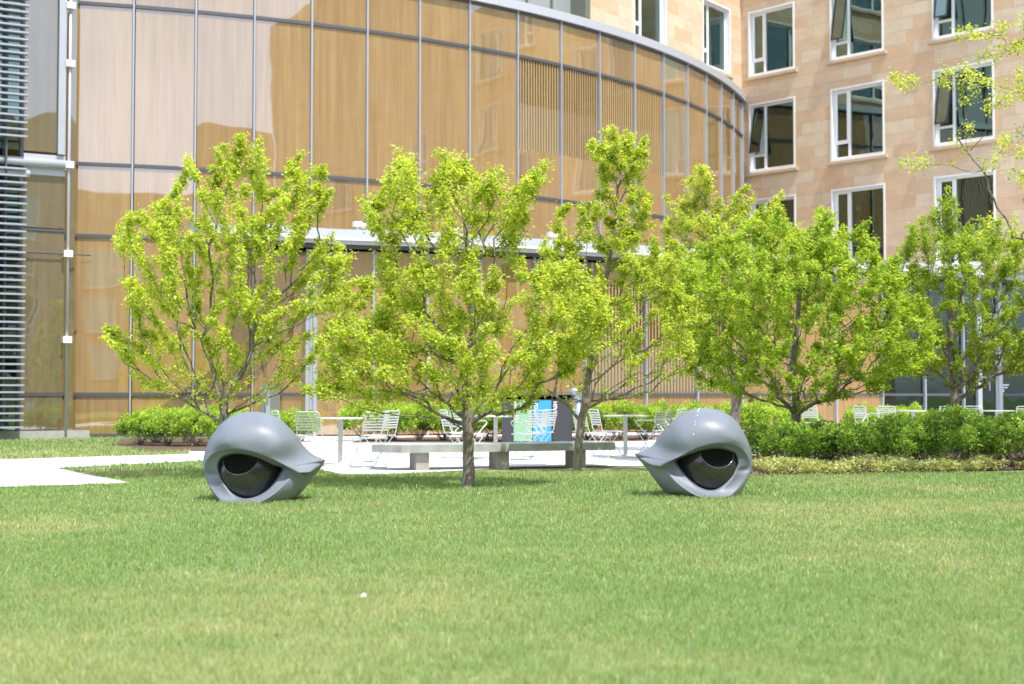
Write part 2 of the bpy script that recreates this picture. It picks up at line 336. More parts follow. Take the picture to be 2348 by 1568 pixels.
def inpoly(px, py, poly):
    px = np.asarray(px); py = np.asarray(py); ins = np.zeros(px.shape, bool); n = len(poly)
    for i in range(n):
        x0, y0 = poly[i]; x1, y1 = poly[(i + 1) % n]
        c = ((y0 > py) != (y1 > py)) & (px < (x1 - x0) * (py - y0) / (y1 - y0 + 1e-12) + x0); ins ^= c
    return ins
def vnoise(x, y, s, seed=0):
    g = np.random.default_rng(seed).random((64, 64)); X = x / s; Y = y / s; i = np.floor(X).astype(int); j = np.floor(Y).astype(int)
    fx = X - i; fy = Y - j; fx = fx * fx * (3 - 2 * fx); fy = fy * fy * (3 - 2 * fy); w = lambda a, b: g[a % 64, b % 64]
    return (w(i, j) * (1 - fx) + w(i + 1, j) * fx) * (1 - fy) + (w(i, j + 1) * (1 - fx) + w(i + 1, j + 1) * fx) * fy
TREE_BASES = []
def grass():
    Vs, Fs, Cs, off = [], [], [], 0
    #      y0   y1   density  height  width
    for y0, y1, den, hh, ww in [(4.2, 6.2, 10500, .031, .0026), (6.2, 8.5, 8000, .031, .0032), (8.5, 11.5, 4600, .031, .0046), (11.5, 15.5, 2600, .032, .0066), (15.5, 20.5, 1250, .036, .0098), (20.5, 37.5, 260, .05, .02)]:
        xm = y1 * .365 + 2.2
        n = int(den * (y1 - y0) * 2 * xm); x = rng.uniform(-xm, xm, n); y = rng.uniform(y0, y1, n)
        m = (np.abs(x) < y * .365 + 2.2) & ~inpoly(x, y, PAV) & ~inpoly(x, y, BED)
        if y0 > 20:
            m &= x < -2; m &= ~inpoly(x, y, BED4) & (y < 37.3)
        x, y = x[m], y[m]; n = len(x)
        big = vnoise(x + 50, y * .8 + 50, 1.7, 1); mid = vnoise(x + 50, y + 50, .42, 2); sm = vnoise(x + 50, y + 50, .11, 3)
        h = hh * rng.uniform(.45, 1.35, n) * (.6 + .8 * sm); w = ww * rng.uniform(.6, 1.3, n)
        a = rng.uniform(0, 2 * np.pi, n); la = rng.uniform(0, 2 * np.pi, n); ln = h * rng.uniform(.1, .9, n)
        dx, dy = np.cos(a) * w / 2, np.sin(a) * w / 2
        lx, ly = np.cos(la) * ln, np.sin(la) * ln
        V = np.empty((n, 5, 3))
        V[:, 0] = np.c_[x - dx, y - dy, np.zeros(n)]; V[:, 1] = np.c_[x + dx, y + dy, np.zeros(n)]
        V[:, 2] = np.c_[x + dx * .8 + lx * .35, y + dy * .8 + ly * .35, h * .6]; V[:, 3] = np.c_[x - dx * .8 + lx * .35, y - dy * .8 + ly * .35, h * .6]
        V[:, 4] = np.c_[x + lx, y + ly, h]
        base = np.arange(n)[:, None] * 5 + off
        Fs.append(np.concatenate([base + np.array([[0, 1, 2]]), base + np.array([[0, 2, 3]]), base + np.array([[3, 2, 4]])]))
        green = np.array([.220, .340, .105]); blue = np.array([.235, .345, .18]); yel = np.array([.44, .45, .215]); dry = np.array([.56, .48, .32])
        t = np.clip((big - .40) * 1.35 + (mid - .5) * .8 + rng.normal(0, .22, n), 0, 1)[:, None]
        c = green * (1 - t) + yel * t
        q = (rng.random(n) < .25)[:, None]; c = np.where(q, blue * 1.05, c)
        q = (rng.random(n) < .035 + .10 * np.clip(big - .55, 0, 1))[:, None]; c = np.where(q, dry, c)
        bare = np.exp(-(((x - 5.3) / .22) ** 2 + ((y - 16.6) / .35) ** 2)); q = (rng.random(n) < bare)[:, None]; c = np.where(q, dry * .9, c)
        c = c * rng.uniform(.7, 1.3, n)[:, None]
        Cs.append(np.repeat(c, 5, axis=0)); Vs.append(V.reshape(-1, 3)); off += n * 5
    V = np.concatenate(Vs); me = raw_mesh('grass', V, np.concatenate(Fs), M['grass'], np.concatenate(Cs))
    o = link('grass', me); tag(o, 'short mown green grass with drier yellow patches covering the lawn', 'grass', kind='stuff')
grass()

# ------------------------------------------------------------------ eye-shaped sculptures
def cr_poly(pts, closed=False, sub=6):
    out = []; n = len(pts); rngi = range(n if closed else n - 1)
    for i in rngi:
        p1 = np.array(pts[i], float); p2 = np.array(pts[(i + 1) % n], float)
        p0 = np.array(pts[(i - 1) % n] if (closed or i > 0) else pts[i], float); p3 = np.array(pts[(i + 2) % n] if (closed or i < n - 2) else pts[(i + 1) % n], float)
        for k in range(sub):
            t = k / sub
            out.append(.5 * ((2 * p1) + (-p0 + p2) * t + (2 * p0 - 5 * p1 + 4 * p2 - p3) * t * t + (-p0 + 3 * p1 - 3 * p2 + p3) * t ** 3))
    if not closed: out.append(np.array(pts[-1], float))
    return out
def polar(poly, c, angs):
    """outermost crossing of rays from c with a closed polyline of (x,y,w)"""
    P = np.array(poly); Q = np.roll(P, -1, axis=0); res = []
    for a in angs:
        d = np.array([math.cos(a), -math.sin(a)]); best = None
        A = P[:, :2] - c; Bv = Q[:, :2] - P[:, :2]
        den = d[0] * Bv[:, 1] - d[1] * Bv[:, 0]
        with np.errstate(divide='ignore', invalid='ignore'):
            t = (A[:, 0] * Bv[:, 1] - A[:, 1] * Bv[:, 0]) / den; s = (A[:, 0] * d[1] - A[:, 1] * d[0]) / den
        ok = (t > 0) & (s >= -1e-6) & (s <= 1 + 1e-6) & (np.abs(den) > 1e-9)
        i = np.where(ok)[0]; i = i[np.argmax(t[i])]
        res.append((c[0] + d[0] * t[i], c[1] + d[1] * t[i], P[i, 2] + (Q[i, 2] - P[i, 2]) * min(max(s[i], 0), 1)))
    return np.array(res)
def eye(zx, Yc, S, O, Ut, tail, L, c, ball, irisdir, mirror, label, drops=None):
    fx = (lambda x: 2045 - x) if mirror else (lambda x: x)
    m3 = lambda lst: [(fx(p[0]), p[1], p[2]) for p in lst]
    def world(p):                                   # p: zoom px, w towards the viewer
        X4 = zx + fx(p[0]) * 600 / 2045; Y4 = 1600 + p[1] * 600 / 2045
        q = at(X4 / 1.7453, Y4 / 1.7453, Yc - p[2]); return q
    c = np.array([fx(c[0]), c[1]], float)
    Sm, Om, Um, Tm, Lm = m3(S), m3(O), m3(Ut), m3(tail), m3(L)
    tip = Tm[-1]; join = Tm[0]
    ang = lambda p: math.atan2(-(p[1] - c[1]), p[0] - c[0])
    at_, aj = ang(tip), ang(join)
    N = 220
    angs = sorted(set([aj - 2 * math.pi + 1e-4] + list(np.linspace(at_, aj + 2 * math.pi, N)) + list(np.linspace(aj + 2e-3, at_, 26)[:-1])))
    angs = [a for a in angs if a >= aj + 1e-3 and a < aj + 2 * math.pi - 1e-3]
    angs = [aj] + angs
    n = len(angs)
    iT = Sm.index(min(Sm, key=lambda p: abs(p[0] - tip[0]) + abs(p[1] - tip[1])))
    Sr = Sm[iT:] + Sm[:iT]                           # starts at the tip
    Sc = cr_poly(Sr + [Sr[0]])[:-1]
    Oc = cr_poly(Om, True)
    ridge = cr_poly(Um + [join]) + cr_poly(Lm)       # upper lid edge then lower lid edge, both left to right / right to left order
    rO = polar(Oc, c, angs); rS = polar(Sc, c, angs); r3 = polar(ridge, c, angs)
    # ring 4: the crease under the tail of the upper lid, a smooth mid ring everywhere else
    tl = cr_poly(Tm)
    r4 = np.zeros_like(rS); gg = [0] * n
    F4, F5 = .38, .74
    def prof(i, f):
        g_ = gg[i]; q = r3[i] * (1 - f) + rS[i] * f
        q[2] = rS[i][2] + (r3[i][2] - rS[i][2]) * ((1 - f) * (1 - g_) + (1 - f ** 2.1) ** .5 * g_) + .022 * g_ * math.sin(math.pi * f) * (1 if gu[i] else 0)
        return q
    gu = [False] * n; r45 = np.zeros_like(rS)
    for i, a in enumerate(angs):
        up = math.sin(a); g_ = min(1, max(0, (up - .19) / .62)); g_ = g_ * g_ * (3 - 2 * g_); gu[i] = up > .15
        if up <= .15: g_ = .45
        gg[i] = g_
        if aj <= a < at_:
            gg[i] = 0; tt = (a - aj) / (at_ - aj)
            P = np.array(tl); A = np.array([ang(p) for p in tl]); k = int(np.argmin(abs(A - a)))
            m4 = P[k].copy(); m5 = m4 * .94 + rS[i] * .06; m5[2] -= .075 * (1 - tt) + .01
            b_ = min(1, max(0, (tt - .62) / .38)); b_ = b_ * b_ * (3 - 2 * b_)
            r4[i] = m4 * (1 - b_) + prof(i, F4) * b_; r45[i] = m5 * (1 - b_) + prof(i, F5) * b_
        else: r4[i] = prof(i, F4); r45[i] = prof(i, F5)
    wm = np.array([0, 0, 1.])
    seq_in = []                                      # O inner to ridge
    r0 = rO.copy(); r0[:, :2] = c + (rO[:, :2] - c) * .93; r0[:, 2] = rO[:, 2] - .16
    r1 = rO
    r2 = rO * .5 + r3 * .5
    for i, a in enumerate(angs):
        d = min(1, np.hypot(*(r3[i][:2] - rO[i][:2])) / 120)
        cr_ = math.exp(-((abs(a) - math.pi if a < 0 else a - math.pi) / .07) ** 2) if math.cos(a) < 0 else 0
        r2[i, 2] = rO[i][2] * .55 + r3[i][2] * .45 - .012 * d - .045 * cr_
    W = lambda ring: [world(p) for p in ring]
    r3i = r3 * .95 + r2 * .05
    ctrl_in = [W(r0), W(r1), W(r2), W(r3i), W(r3)]
    bc = np.array([c[0] + 40, c[1] - 60])
    def back(f, w):
        q = rS.copy(); q[:, :2] = bc + (rS[:, :2] - bc) * f; q[:, 2] = w; return q
    low = np.array([max(0., -math.sin(a)) for a in angs])
    b1 = rS.copy(); b1[:, :2] = bc + (rS[:, :2] - bc) * .985; b1[:, 2] = rS[:, 2] - .10
    b2 = back(.88, -.30); b3 = back(.62, -.46); b4 = back(.3, -.53)
    ctrl_out = [W(r3), W(r4), W(r45), W(rS), W(b1), W(b2), W(b3), W(b4)]
    rings = []
    def spl(ctrl, sub, first_off=0):
        out = []
        for j in range(len(ctrl) - 1):
            sb = sub[j] if isinstance(sub, list) else sub
            for k in range(sb):
                t = k / sb; ring = []
                for i in range(n):
                    p1, p2 = ctrl[j][i], ctrl[j + 1][i]; p0 = ctrl[j - 1][i] if j > 0 else p1; p3 = ctrl[j + 2][i] if j + 2 < len(ctrl) else p2
                    l12 = (p2 - p1).length + 1e-6
                    m1 = (p2 - p0) * (l12 / ((p2 - p1).length + (p1 - p0).length + 1e-6)); m2 = (p3 - p1) * (l12 / ((p3 - p2).length + (p2 - p1).length + 1e-6))
                    if j == 0: m1 = (p2 - p1) * 1.5 - m2 * .5
                    a_ = angs[i]
                    if aj <= a_ < aj + (at_ - aj) * .75 and ctrl is ctrl_out and j in (0, 1, 2):      # crease at the lid tail
                        m1 = p2 - p1 if j else m1; m2 = p2 - p1 if j < 2 else m2
                    h1 = 2 * t ** 3 - 3 * t * t + 1; h2 = t ** 3 - 2 * t * t + t; h3 = -2 * t ** 3 + 3 * t * t; h4 = t ** 3 - t * t
                    ring.append(p1 * h1 + m1 * h2 + p2 * h3 + m2 * h4)
                out.append(ring)
        out.append(ctrl[-1]); return out
    rings = spl(ctrl_in, [2, 5, 4, 2])[:-1] + spl(ctrl_out, [7, 6, 6, 4, 5, 5, 4])
    V = np.array([[list(p) for p in r] for r in rings])
    # light smoothing around and across the rings, keeps the crease
    keep = np.array([aj - .001 <= a <= at_ + .05 for a in angs])
    ridge_row = 13
    for _ in range(4):
        sm = V.copy()
        sm[1:-1] = V[1:-1] * .5 + (V[:-2] + V[2:]) * .25
        sm = sm * .5 + (np.roll(sm, 1, axis=1) + np.roll(sm, -1, axis=1)) * .25
        wgt = np.where(keep, .12, 1.)[None, :, None] * np.ones((len(V), 1, 1)); wgt[ridge_row - 1:ridge_row + 2] *= .35; wgt[3:12] *= .6; wgt[:4] *= .15
        V = V * (1 - wgt) + sm * wgt
    V[:, :, 2] = np.maximum(V[:, :, 2], -.01)
    nr = len(V); verts = V.reshape(-1, 3).tolist(); faces = []
    for j in range(nr - 1):
        for i in range(n):
            a = j * n + i; b = j * n + (i + 1) % n; faces.append((a, b, b + n, a + n) if not False else None)
    cb = V[-1].mean(axis=0) + np.array([0, .02, 0]); verts.append(cb.tolist()); ci = len(verts) - 1
    for i in range(n): faces.append(((nr - 1) * n + i, (nr - 1) * n + (i + 1) % n, ci))
    base = world((c[0] if not mirror else c[0], 0, 0)); 
    bx = float(V[:, :, 0].mean()); 
    root = empty('eye_sculpture', (bx, Yc, 0)); tag(root, label, 'sculpture', 'eye shaped granite sculptures on the lawn')
    verts = [(v[0] - bx, v[1] - Yc, v[2]) for v in verts]
    me = bpy.data.meshes.new('eyelid'); me.from_pydata(verts, [], faces); me.materials.append(M['granite'])
    me.polygons.foreach_set('use_smooth', [True] * len(me.polygons)); me.update()
    import bmesh
    bm = bmesh.new(); bm.from_mesh(me); bmesh.ops.recalc_face_normals(bm, faces=bm.faces); bm.to_mesh(me); bm.free()
    lid = link('eyelid', me, root)
    # eyeball with sunken iris
    bcw = world((fx(ball[0]) if mirror else ball[0], ball[1], -.05)); Rb = ball[2]
    ax = Vector(irisdir).normalized(); al = ball[3]
    e1 = ax.orthogonal().normalized(); e2 = ax.cross(e1)
    def cap(a0, a1, steps, disp, nseg=64):
        mb = MB()
        for i in range(steps + 1):
            a = a0 + (a1 - a0) * i / steps; r_, z_ = disp(a)
            for k in range(nseg):
                q = 2 * math.pi * k / nseg
                p = (e1 * math.cos(q) + e2 * math.sin(q)) * r_ + ax * z_ + bcw - Vector((bx, Yc, 0)); mb.v.append(tuple(p))
        for i in range(steps):
            for k in range(nseg):
                a = i * nseg + k; b = i * nseg + (k + 1) % nseg; mb.f.append((a, b, b + nseg, a + nseg)); mb.uv += [(0, 0)] * 4
        return mb
    eb = cap(al, math.pi * .93, 40, lambda a: (Rb * math.sin(a), Rb * math.cos(a))).build('eyeball', M['eyeball'], root, True)
    def dish(a):
        t = a / al
        return (Rb * math.sin(al) * t * .985, Rb * math.cos(al) - .012 - .055 * (1 - t * t))
    mb = cap(.0008, al, 14, dish)
    k0 = len(mb.v)
    iris = mb.build('iris', M['polished'], eb, True)
    rim = MB()
    pts = [(e1 * math.cos(q) + e2 * math.sin(q)) * Rb * math.sin(al) + ax * (Rb * math.cos(al) - .004) + bcw - Vector((bx, Yc, 0)) for q in [2 * math.pi * k / 64 for k in range(65)]]
    rim.tube(pts, .006, 6, cap=False); rim.build('iris_rim', M['rimhighlight'], eb, True)
    if drops:
        from mathutils.bvhtree import BVHTree
        bvh = BVHTree.FromPolygons([Vector(v) for v in verts], faces)
        for (zx_, zy_, l_, w_) in drops:
            X4 = zx + zx_ * 600 / 2045; Y4 = 1600 + zy_ * 600 / 2045
            d = Vector(ray(X4 / 1.7453, Y4 / 1.7453)).normalized(); o = Vector((-bx, -Yc, H))
            hit = bvh.ray_cast(o, d)
            if hit[0] is None: continue
            p, nn = hit[0], hit[1]
            if nn.dot(d) > 0: nn = -nn
            t = (Vector((0, 0, -1)) - nn * nn.dot(Vector((0, 0, -1)))).normalized(); s_ = nn.cross(t)
            pts = [p + nn * .003 + t * l_ * math.cos(q) + s_ * w_ * math.sin(q) * (1 + .3 * math.sin(3 * q)) for q in [2 * math.pi * k / 12 for k in range(12)]]
            mb = MB(); mb.quad(pts); mb.build('bird_dropping', M['drop'], lid)
    return root
S1 = [(1843, 820, .02), (1760, 785, .02), (1680, 745, .02), (1600, 680, .0), (1540, 610, 0), (1460, 490, 0), (1380, 400, 0), (1270, 290, 0), (1150, 215, 0), (1000, 168, 0), (850, 158, 0), (700, 170, 0), (560, 215, 0),
      (440, 305, 0), (350, 405, 0), (270, 520, 0), (205, 690, 0), (178, 850, 0.02), (183, 950, .04), (205, 1030, .06), (240, 1140, .08), (290, 1240, .1), (350, 1340, .12), (420, 1395, .25), (520, 1428, .36), (650, 1438, .45), (780, 1442, .48), (900, 1432, .44),
      (1050, 1415, .34), (1200, 1395, .2), (1330, 1375, .08), (1430, 1355, 0), (1500, 1285, 0), (1600, 1165, 0), (1700, 1035, 0), (1800, 905, .01)]
O1 = [(1272, 925, .20), (1150, 885, .25), (1050, 838, .27), (950, 792, .285), (830, 752, .295), (720, 727, .30), (620, 720, .30), (520, 735, .29), (440, 770, .26), (400, 815, .23), (378, 880, .21), (380, 960, .2), (410, 1050, .21), (450, 1120, .22), (500, 1195, .24), (560, 1268, .26), (650, 1330, .28), (760, 1356, .29),
      (900, 1332, .29), (1020, 1270, .28), (1120, 1180, .26), (1200, 1080, .24), (1255, 990, .21)]
U1 = [(192, 985, .07), (196, 920, .09), (215, 840, .14), (260, 775, .20), (335, 718, .27), (430, 685, .33), (560, 668, .385), (700, 676, .41), (850, 705, .41), (950, 738, .40), (1100, 798, .375), (1250, 868, .34), (1400, 950, .30)]
T1 = [(1482, 992, .28), (1560, 1010, .25), (1640, 985, .20), (1740, 915, .12), (1843, 820, .02)]
L1 = [(1412, 995, .22), (1370, 1055, .25), (1280, 1155, .31), (1130, 1292, .38), (950, 1395, .45), (780, 1440, .485), (650, 1436, .46), (510, 1418, .38), (400, 1345, .28), (305, 1235, .19), (245, 1125, .12), (204, 1020, .075)]
eye(760, 15.0, S1, O1, U1, T1, L1, (830, 1010), (825, 975, .36, R(32)), (-.17, -.86, .50), False,
    'grey granite eye sculpture with its pointed corner towards the right, left one of the pair')
S2 = [(130, 738, .02), (250, 695, .02), (330, 655, .02), (400, 590, 0), (450, 510, 0), (520, 420, 0), (600, 330, 0), (700, 240, 0), (800, 175, 0), (900, 130, 0), (1000, 110, 0), (1100, 106, 0), (1200, 118, 0), (1320, 150, 0),
      (1440, 215, 0), (1530, 305, 0), (1610, 420, 0), (1670, 540, 0), (1710, 650, 0), (1735, 760, .01), (1740, 860, .02), (1725, 950, .05), (1690, 1060, .07), (1640, 1160, .09), (1590, 1240, .1), (1540, 1300, .12), (1480, 1318, .2), (1400, 1330, .3), (1250, 1338, .40), (1080, 1336, .40), (950, 1320, .3), (800, 1308, .16),
      (650, 1302, .06), (578, 1298, 0), (520, 1235, 0), (430, 1125, 0), (330, 985, 0), (240, 872, 0), (175, 795, .01)]
O2 = [(680, 822, .20), (740, 785, .23), (850, 745, .26), (980, 700, .28), (1080, 668, .29), (1180, 650, .30), (1280, 646, .295), (1380, 663, .28), (1460, 693, .25), (1508, 722, .22), (1535, 790, .2), (1540, 880, .19), (1510, 960, .21), (1460, 1050, .23), (1380, 1140, .255), (1290, 1208, .27), (1200, 1240, .28),
      (1100, 1232, .285), (980, 1180, .28), (880, 1100, .26), (790, 1000, .24), (710, 895, .21)]
U2 = [(1712, 925, .07), (1706, 870, .09), (1685, 790, .14), (1640, 712, .20), (1560, 645, .28), (1450, 602, .34), (1330, 588, .385), (1200, 598, .405), (1080, 625, .405), (950, 670, .39), (820, 738, .37), (700, 795, .35), (600, 842, .32), (545, 872, .30)]
T2 = [(488, 906, .28), (400, 900, .24), (300, 858, .18), (210, 800, .10), (130, 738, .02)]
L2 = [(535, 912, .22), (600, 1005, .26), (700, 1118, .32), (830, 1222, .38), (960, 1298, .42), (1080, 1332, .43), (1250, 1335, .43), (1400, 1320, .36), (1500, 1250, .26), (1600, 1130, .17), (1675, 1015, .11), (1706, 948, .08)]
eye(2500, 15.75, S2, O2, U2, T2, L2, (1150, 960), (1132, 880, .36, R(32)), (.19, -.86, .48), True,
    'grey granite eye sculpture streaked with white droppings, pointed corner towards the left', [(1012, 125, .022, .009), (996, 158, .014, .008), (990, 212, .008, .004), (960, 300, .006, .004), (957, 335, .009, .003), (935, 468, .012, .0035), (924, 662, .006, .003), (917, 700, .006, .003), (1008, 140, .012, .005)])

# ------------------------------------------------------------------ round hall with curved curtain wall
DC = (-18.614, 66.085); DR = 29.315
ANG = [10.3, 13.5, 16.68, 19.89, 23.02, 26.22, 29.5, 32.8, 36.2, 39.8, 43.4, 47.0, 50.77, 54.4, 58.0, 61.4, 64.8, 68.3, 72.0, 76, 80, 84, 88]
def dpt(a, r=DR): return (DC[0] + r * math.sin(R(a)), DC[1] - r * math.cos(R(a)))
Z = [0.0, 1.15, 5.36, 7.28, 11.6, 13.0]
hall = empty('round_hall', (DC[0], DC[1], 0)); tag(hall, 'round hall with curved curtain wall of tan wood veneer panels behind glass and silver mullions', 'building')
def hp(name, mb, mat, par=hall, **k):
    o = mb.build(name, mat, par, **k); 
    if par is hall: o.matrix_parent_inverse = Matrix.Translation((-DC[0], -DC[1], 0))
    return o
pts = [dpt(a) for a in ANG]
def slats(fr, L, z0, z1, zsplit, par, name, inv):
    n = int(round(L / .118)); st = L / n
    mb = MB()
    for i in range(n): mb.box(i * st + .01, i * st + .01 + st * .5, .0, .05, z0, z1, fr)
    o = hp(name, mb, M['slat'], par)
    g = MB().box(.0, L, .05, .08, z0, zsplit, fr); b = hp('frosted_band', g, M['slat_pale'], o)
    g = MB().box(.0, L, .05, .08, zsplit, z1, fr); b = hp('dark_band', g, M['slat_dark'], o)
    return o
for i in range(len(pts) - 1):
    p, q = pts[i], pts[i + 1]; fr = Fr(p, (q[0] - p[0], q[1] - p[1])); L = math.hypot(q[0] - p[0], q[1] - p[1])
    for j in range(5):
        if i >= 4 and j < 2: continue
        if ANG[i] >= 76 and j != 4 and j != 3: continue
        if j == 3 and 8.5 < i + 0 < 13 and True:
            zs = 8.72
            hp('wood_panel', MB().box(0.02, L - .02, .0, .08, Z[j] + .02, zs, fr), M['wood'])
            n = int(round(L / .118)); st = (L - .04) / n; mb = MB()
            for k in range(n): mb.box(.02 + k * st, .02 + k * st + st * .46, .0, .05, zs, Z[4] - .02, fr)
            s_ = hp('slatted_panel', mb, M['slat'])
            hp('frosted_band', MB().box(.02, L - .02, .052, .08, zs, 10.15, fr), M['slat_pale'], s_)
            hp('dark_band', MB().box(.02, L - .02, .052, .08, 10.15, Z[4] - .02, fr), M['slat_dark'], s_)
            continue
        hp('wood_panel', MB().box(0.05, L - .03, .0, .08, Z[j] + .02, Z[j + 1] - .02, fr), M['wood'])
    if i >= 4: pass
for i, a in enumerate(ANG):
    p = dpt(a); fr = Fr(p, (math.cos(R(a)), math.sin(R(a))))
    hp('mullion', MB().box(-.022, .022, -.08, .06, 0.0 if i <= 4 else 5.2, 13.0, fr), M['mullion'])
for z in (0.06, 1.15, 5.36, 7.28, 11.6):
    mb = MB()
    for i in range(len(pts) - 1):
        if z < 5 and i >= 4: continue
        p, q = pts[i], pts[i + 1]; fr = Fr(p, (q[0] - p[0], q[1] - p[1])); L = math.hypot(q[0] - p[0], q[1] - p[1])
        mb.box(.034, L - .034, -.05, .07, z - .045, z + .045, fr)
    hp('rail', mb, M['rail'])
mb = MB()
for i in range(len(pts) - 1):
    p, q = pts[i], pts[i + 1]; fr = Fr(p, (q[0] - p[0], q[1] - p[1])); mb.box(0, math.hypot(q[0] - p[0], q[1] - p[1]), .12, .2, 0, 12.95, fr)
hp('inner_wall', mb, M['dark'])
mb = MB(); mr = MB(); mt = MB()
fine = np.linspace(10.3, 88, 80)
for i in range(len(fine) - 1):
    p, q = dpt(fine[i], DR + .16), dpt(fine[i + 1], DR + .16); fr = Fr(p, (q[0] - p[0], q[1] - p[1])); L = math.hypot(q[0] - p[0], q[1] - p[1])
    mb.box(0, L, 0, .3, 13.0, 13.27, fr); mt.box(0, L, .1, .3, 12.93, 13.0, fr)
hp('coping', mb, M['coping']); hp('coping_shadow_gap', mt, M['rail'])
mb = MB(); mb.quad([(*dpt(a, DR + .1), 13.2) for a in fine] + [(DC[0], DC[1], 13.2)]); hp('roof', mb, M['roof'])
# signs and service panel on the wall
fr = Fr(dpt(23.9, DR + .01), (math.cos(R(24)), math.sin(R(24))))
q = at(630, 885, 38.9)
hp('service_door', MB().box(-.12, .42, -.03, .0, 0.1, 1.42, Fr((X_at(609, 38.85), 38.72), (.92, .38))), M['grey_metal'])
hp('wall_notice', MB().box(0, .2, -.02, .0, 1.17, 1.35, Fr((X_at(640, 39.05), 38.95), (.92, .38))), M['white'])
hp('wall_notice', MB().box(0, .1, -.02, .0, 1.05, 1.13, Fr((X_at(640, 39.05), 38.95), (.92, .38))), M['white'])

# ------------------------------------------------------------------ ground floor wing with canopy
cxy = [(453, 533), (600, 546), (766, 557), (991, 564), (1203, 576), (1556, 596), (1994, 622), (2171, 632), (2347, 642), (2600, 656)]
edge = [onz(x, y, 5.22) for x, y in cxy]
def offs(P, d):
    out = []
    for i in range(len(P)):
        a = P[max(0, i - 1)]; b = P[min(len(P) - 1, i + 1)]; dx, dy = b[0] - a[0], b[1] - a[1]; L = math.hypot(dx, dy)
        out.append((P[i][0] - dy / L * d, P[i][1] + dx / L * d))
    return out
wallp = offs(edge, .45)
wallp[0] = dpt(23.02, DR + .06); wallp[1] = dpt(23.9, DR + .12)
dense = []
for i in range(len(wallp) - 1):
    for k in range(40): dense.append(tuple(np.array(wallp[i]) * (1 - k / 40) + np.array(wallp[i + 1]) * k / 40))
def wx(px):
    t = (px - CX) / F; return min(dense, key=lambda p: abs(p[0] / p[1] - t) + (0 if p[0] > -7.4 else 9))
wing = empty('ground_floor_wing', (4, 44, 0)); tag(wing, 'ground floor wing under a long white canopy, wood panels turning to dark storefront glass', 'building')
def wp(name, mb, mat, par=wing, **k):
    o = mb.build(name, mat, par, **k)
    if par is wing: o.matrix_parent_inverse = Matrix.Translation((-4, -44, 0))
    return o
MX = [588, 716, 853, 978, 1100, 1222, 1343, 1475, 1592, 1703, 1811, 1917, 2018, 2115, 2207, 2240, 2290, 2385, 2480, 2580]
MP = [wx(x) for x in MX]; MP[0] = dpt(23.02, DR + .02)
for i in range(len(MP) - 1):
    p, q = MP[i], MP[i + 1]; fr = Fr(p, (q[0] - p[0], q[1] - p[1])); L = math.hypot(q[0] - p[0], q[1] - p[1]); x0 = MX[i]
    zt = 5.05
    if x0 < 2000:
        wp('wood_panel', MB().box(.02, L - .02, 0, .08, .05, 1.13, fr), M['wood'])
        if x0 in (1343, 1475, 1592):
            wp('wood_panel', MB().box(.02, L - .02, 0, .08, 4.42, zt, fr), M['wood'])
            n = int(round(L / .118)); st = (L - .04) / n; mb = MB()
            for k in range(n): mb.box(.02 + k * st, .02 + k * st + st * .46, .0, .05, 1.17, 4.42, fr)
            s_ = wp('slatted_panel', mb, M['slat'])
            wp('frosted_band', MB().box(.02, L - .02, .052, .08, 1.17, 2.6, fr), M['slat_pale'], s_); wp('dark_band', MB().box(.02, L - .02, .052, .08, 2.6, 4.42, fr), M['slat_dark'], s_)
            for ch in kids(s_): ch.matrix_parent_inverse = Matrix.Identity(4)
        else: wp('wood_panel', MB().box(.02, L - .02, 0, .08, 1.17, zt, fr), M['wood'])
        wp('rail', MB().box(.03, L - .03, -.05, .02, 1.11, 1.19, fr), M['rail'])
    elif x0 == 2240:
        d = wp('door', MB().box(.0, .16, -.06, .03, .05, 4.0, fr).box(L - .16, L, -.06, .03, .05, 4.0, fr).box(.16, L - .16, -.06, .03, 3.86, 4.0, fr).box(.16, L - .16, -.06, .03, .05, .25, fr), M['canopy'])
        wp('door_glass', MB().box(.16, L - .16, -.005, .005, .25, 3.86, fr), M['glass_shop'], d)
        wp('door_handle', MB().tube([fr.p(.12, -.06, 1.75), fr.p(.12, -.12, 1.75), fr.p(.38, -.12, 1.75), fr.p(.45, -.12, 1.7), fr.p(.46, -.12, 1.3)], .022, 8), M['mullion'], d)
        wp('storefront_pane', MB().box(.02, L - .02, 0, .01, 4.02, zt, fr), M['glass_shop'])
    else:
        wp('storefront_pane', MB().box(.02, L - .02, 0, .01, .1, zt, fr), M['glass_shop'])
        if x0 != 2207: wp('rail', MB().box(.03, L - .03, -.05, .02, 1.11, 1.19, fr), M['rail'])
        if x0 == 2290:
            dc = MB().box(.16, .52, -.008, -.004, 1.47, 1.52, fr).box(.16, .44, -.008, -.004, 1.38, 1.43, fr)
            dc.quad([fr.p(.22 + .055 * math.cos(t), -.006, 1.29 + .055 * math.sin(t)) for t in np.linspace(0, 6.0, 14)]); o = wp('door_decal', dc, M['white'])
for i, p in enumerate(MP[1:], 1):
    x0 = MX[i]; q = MP[min(i + 1, len(MP) - 1)]; o_ = MP[i - 1]
    fr = Fr(p, (q[0] - o_[0], q[1] - o_[1])); w = .024 if x0 not in (716, 2240, 2290) else (.14 if x0 == 716 else .09)
    if x0 == 716:
        wp('post', MB().box(-.15, -.06, -.16, .06, 0, 5.1, fr).box(-.055, .055, -.10, .06, 0, 5.1, fr).box(.06, .15, -.16, .06, 0, 5.1, fr), M['mullion'])
    else: wp('mullion', MB().box(-w, w, -.11, .06, 0, 5.1, fr), M['mullion'])
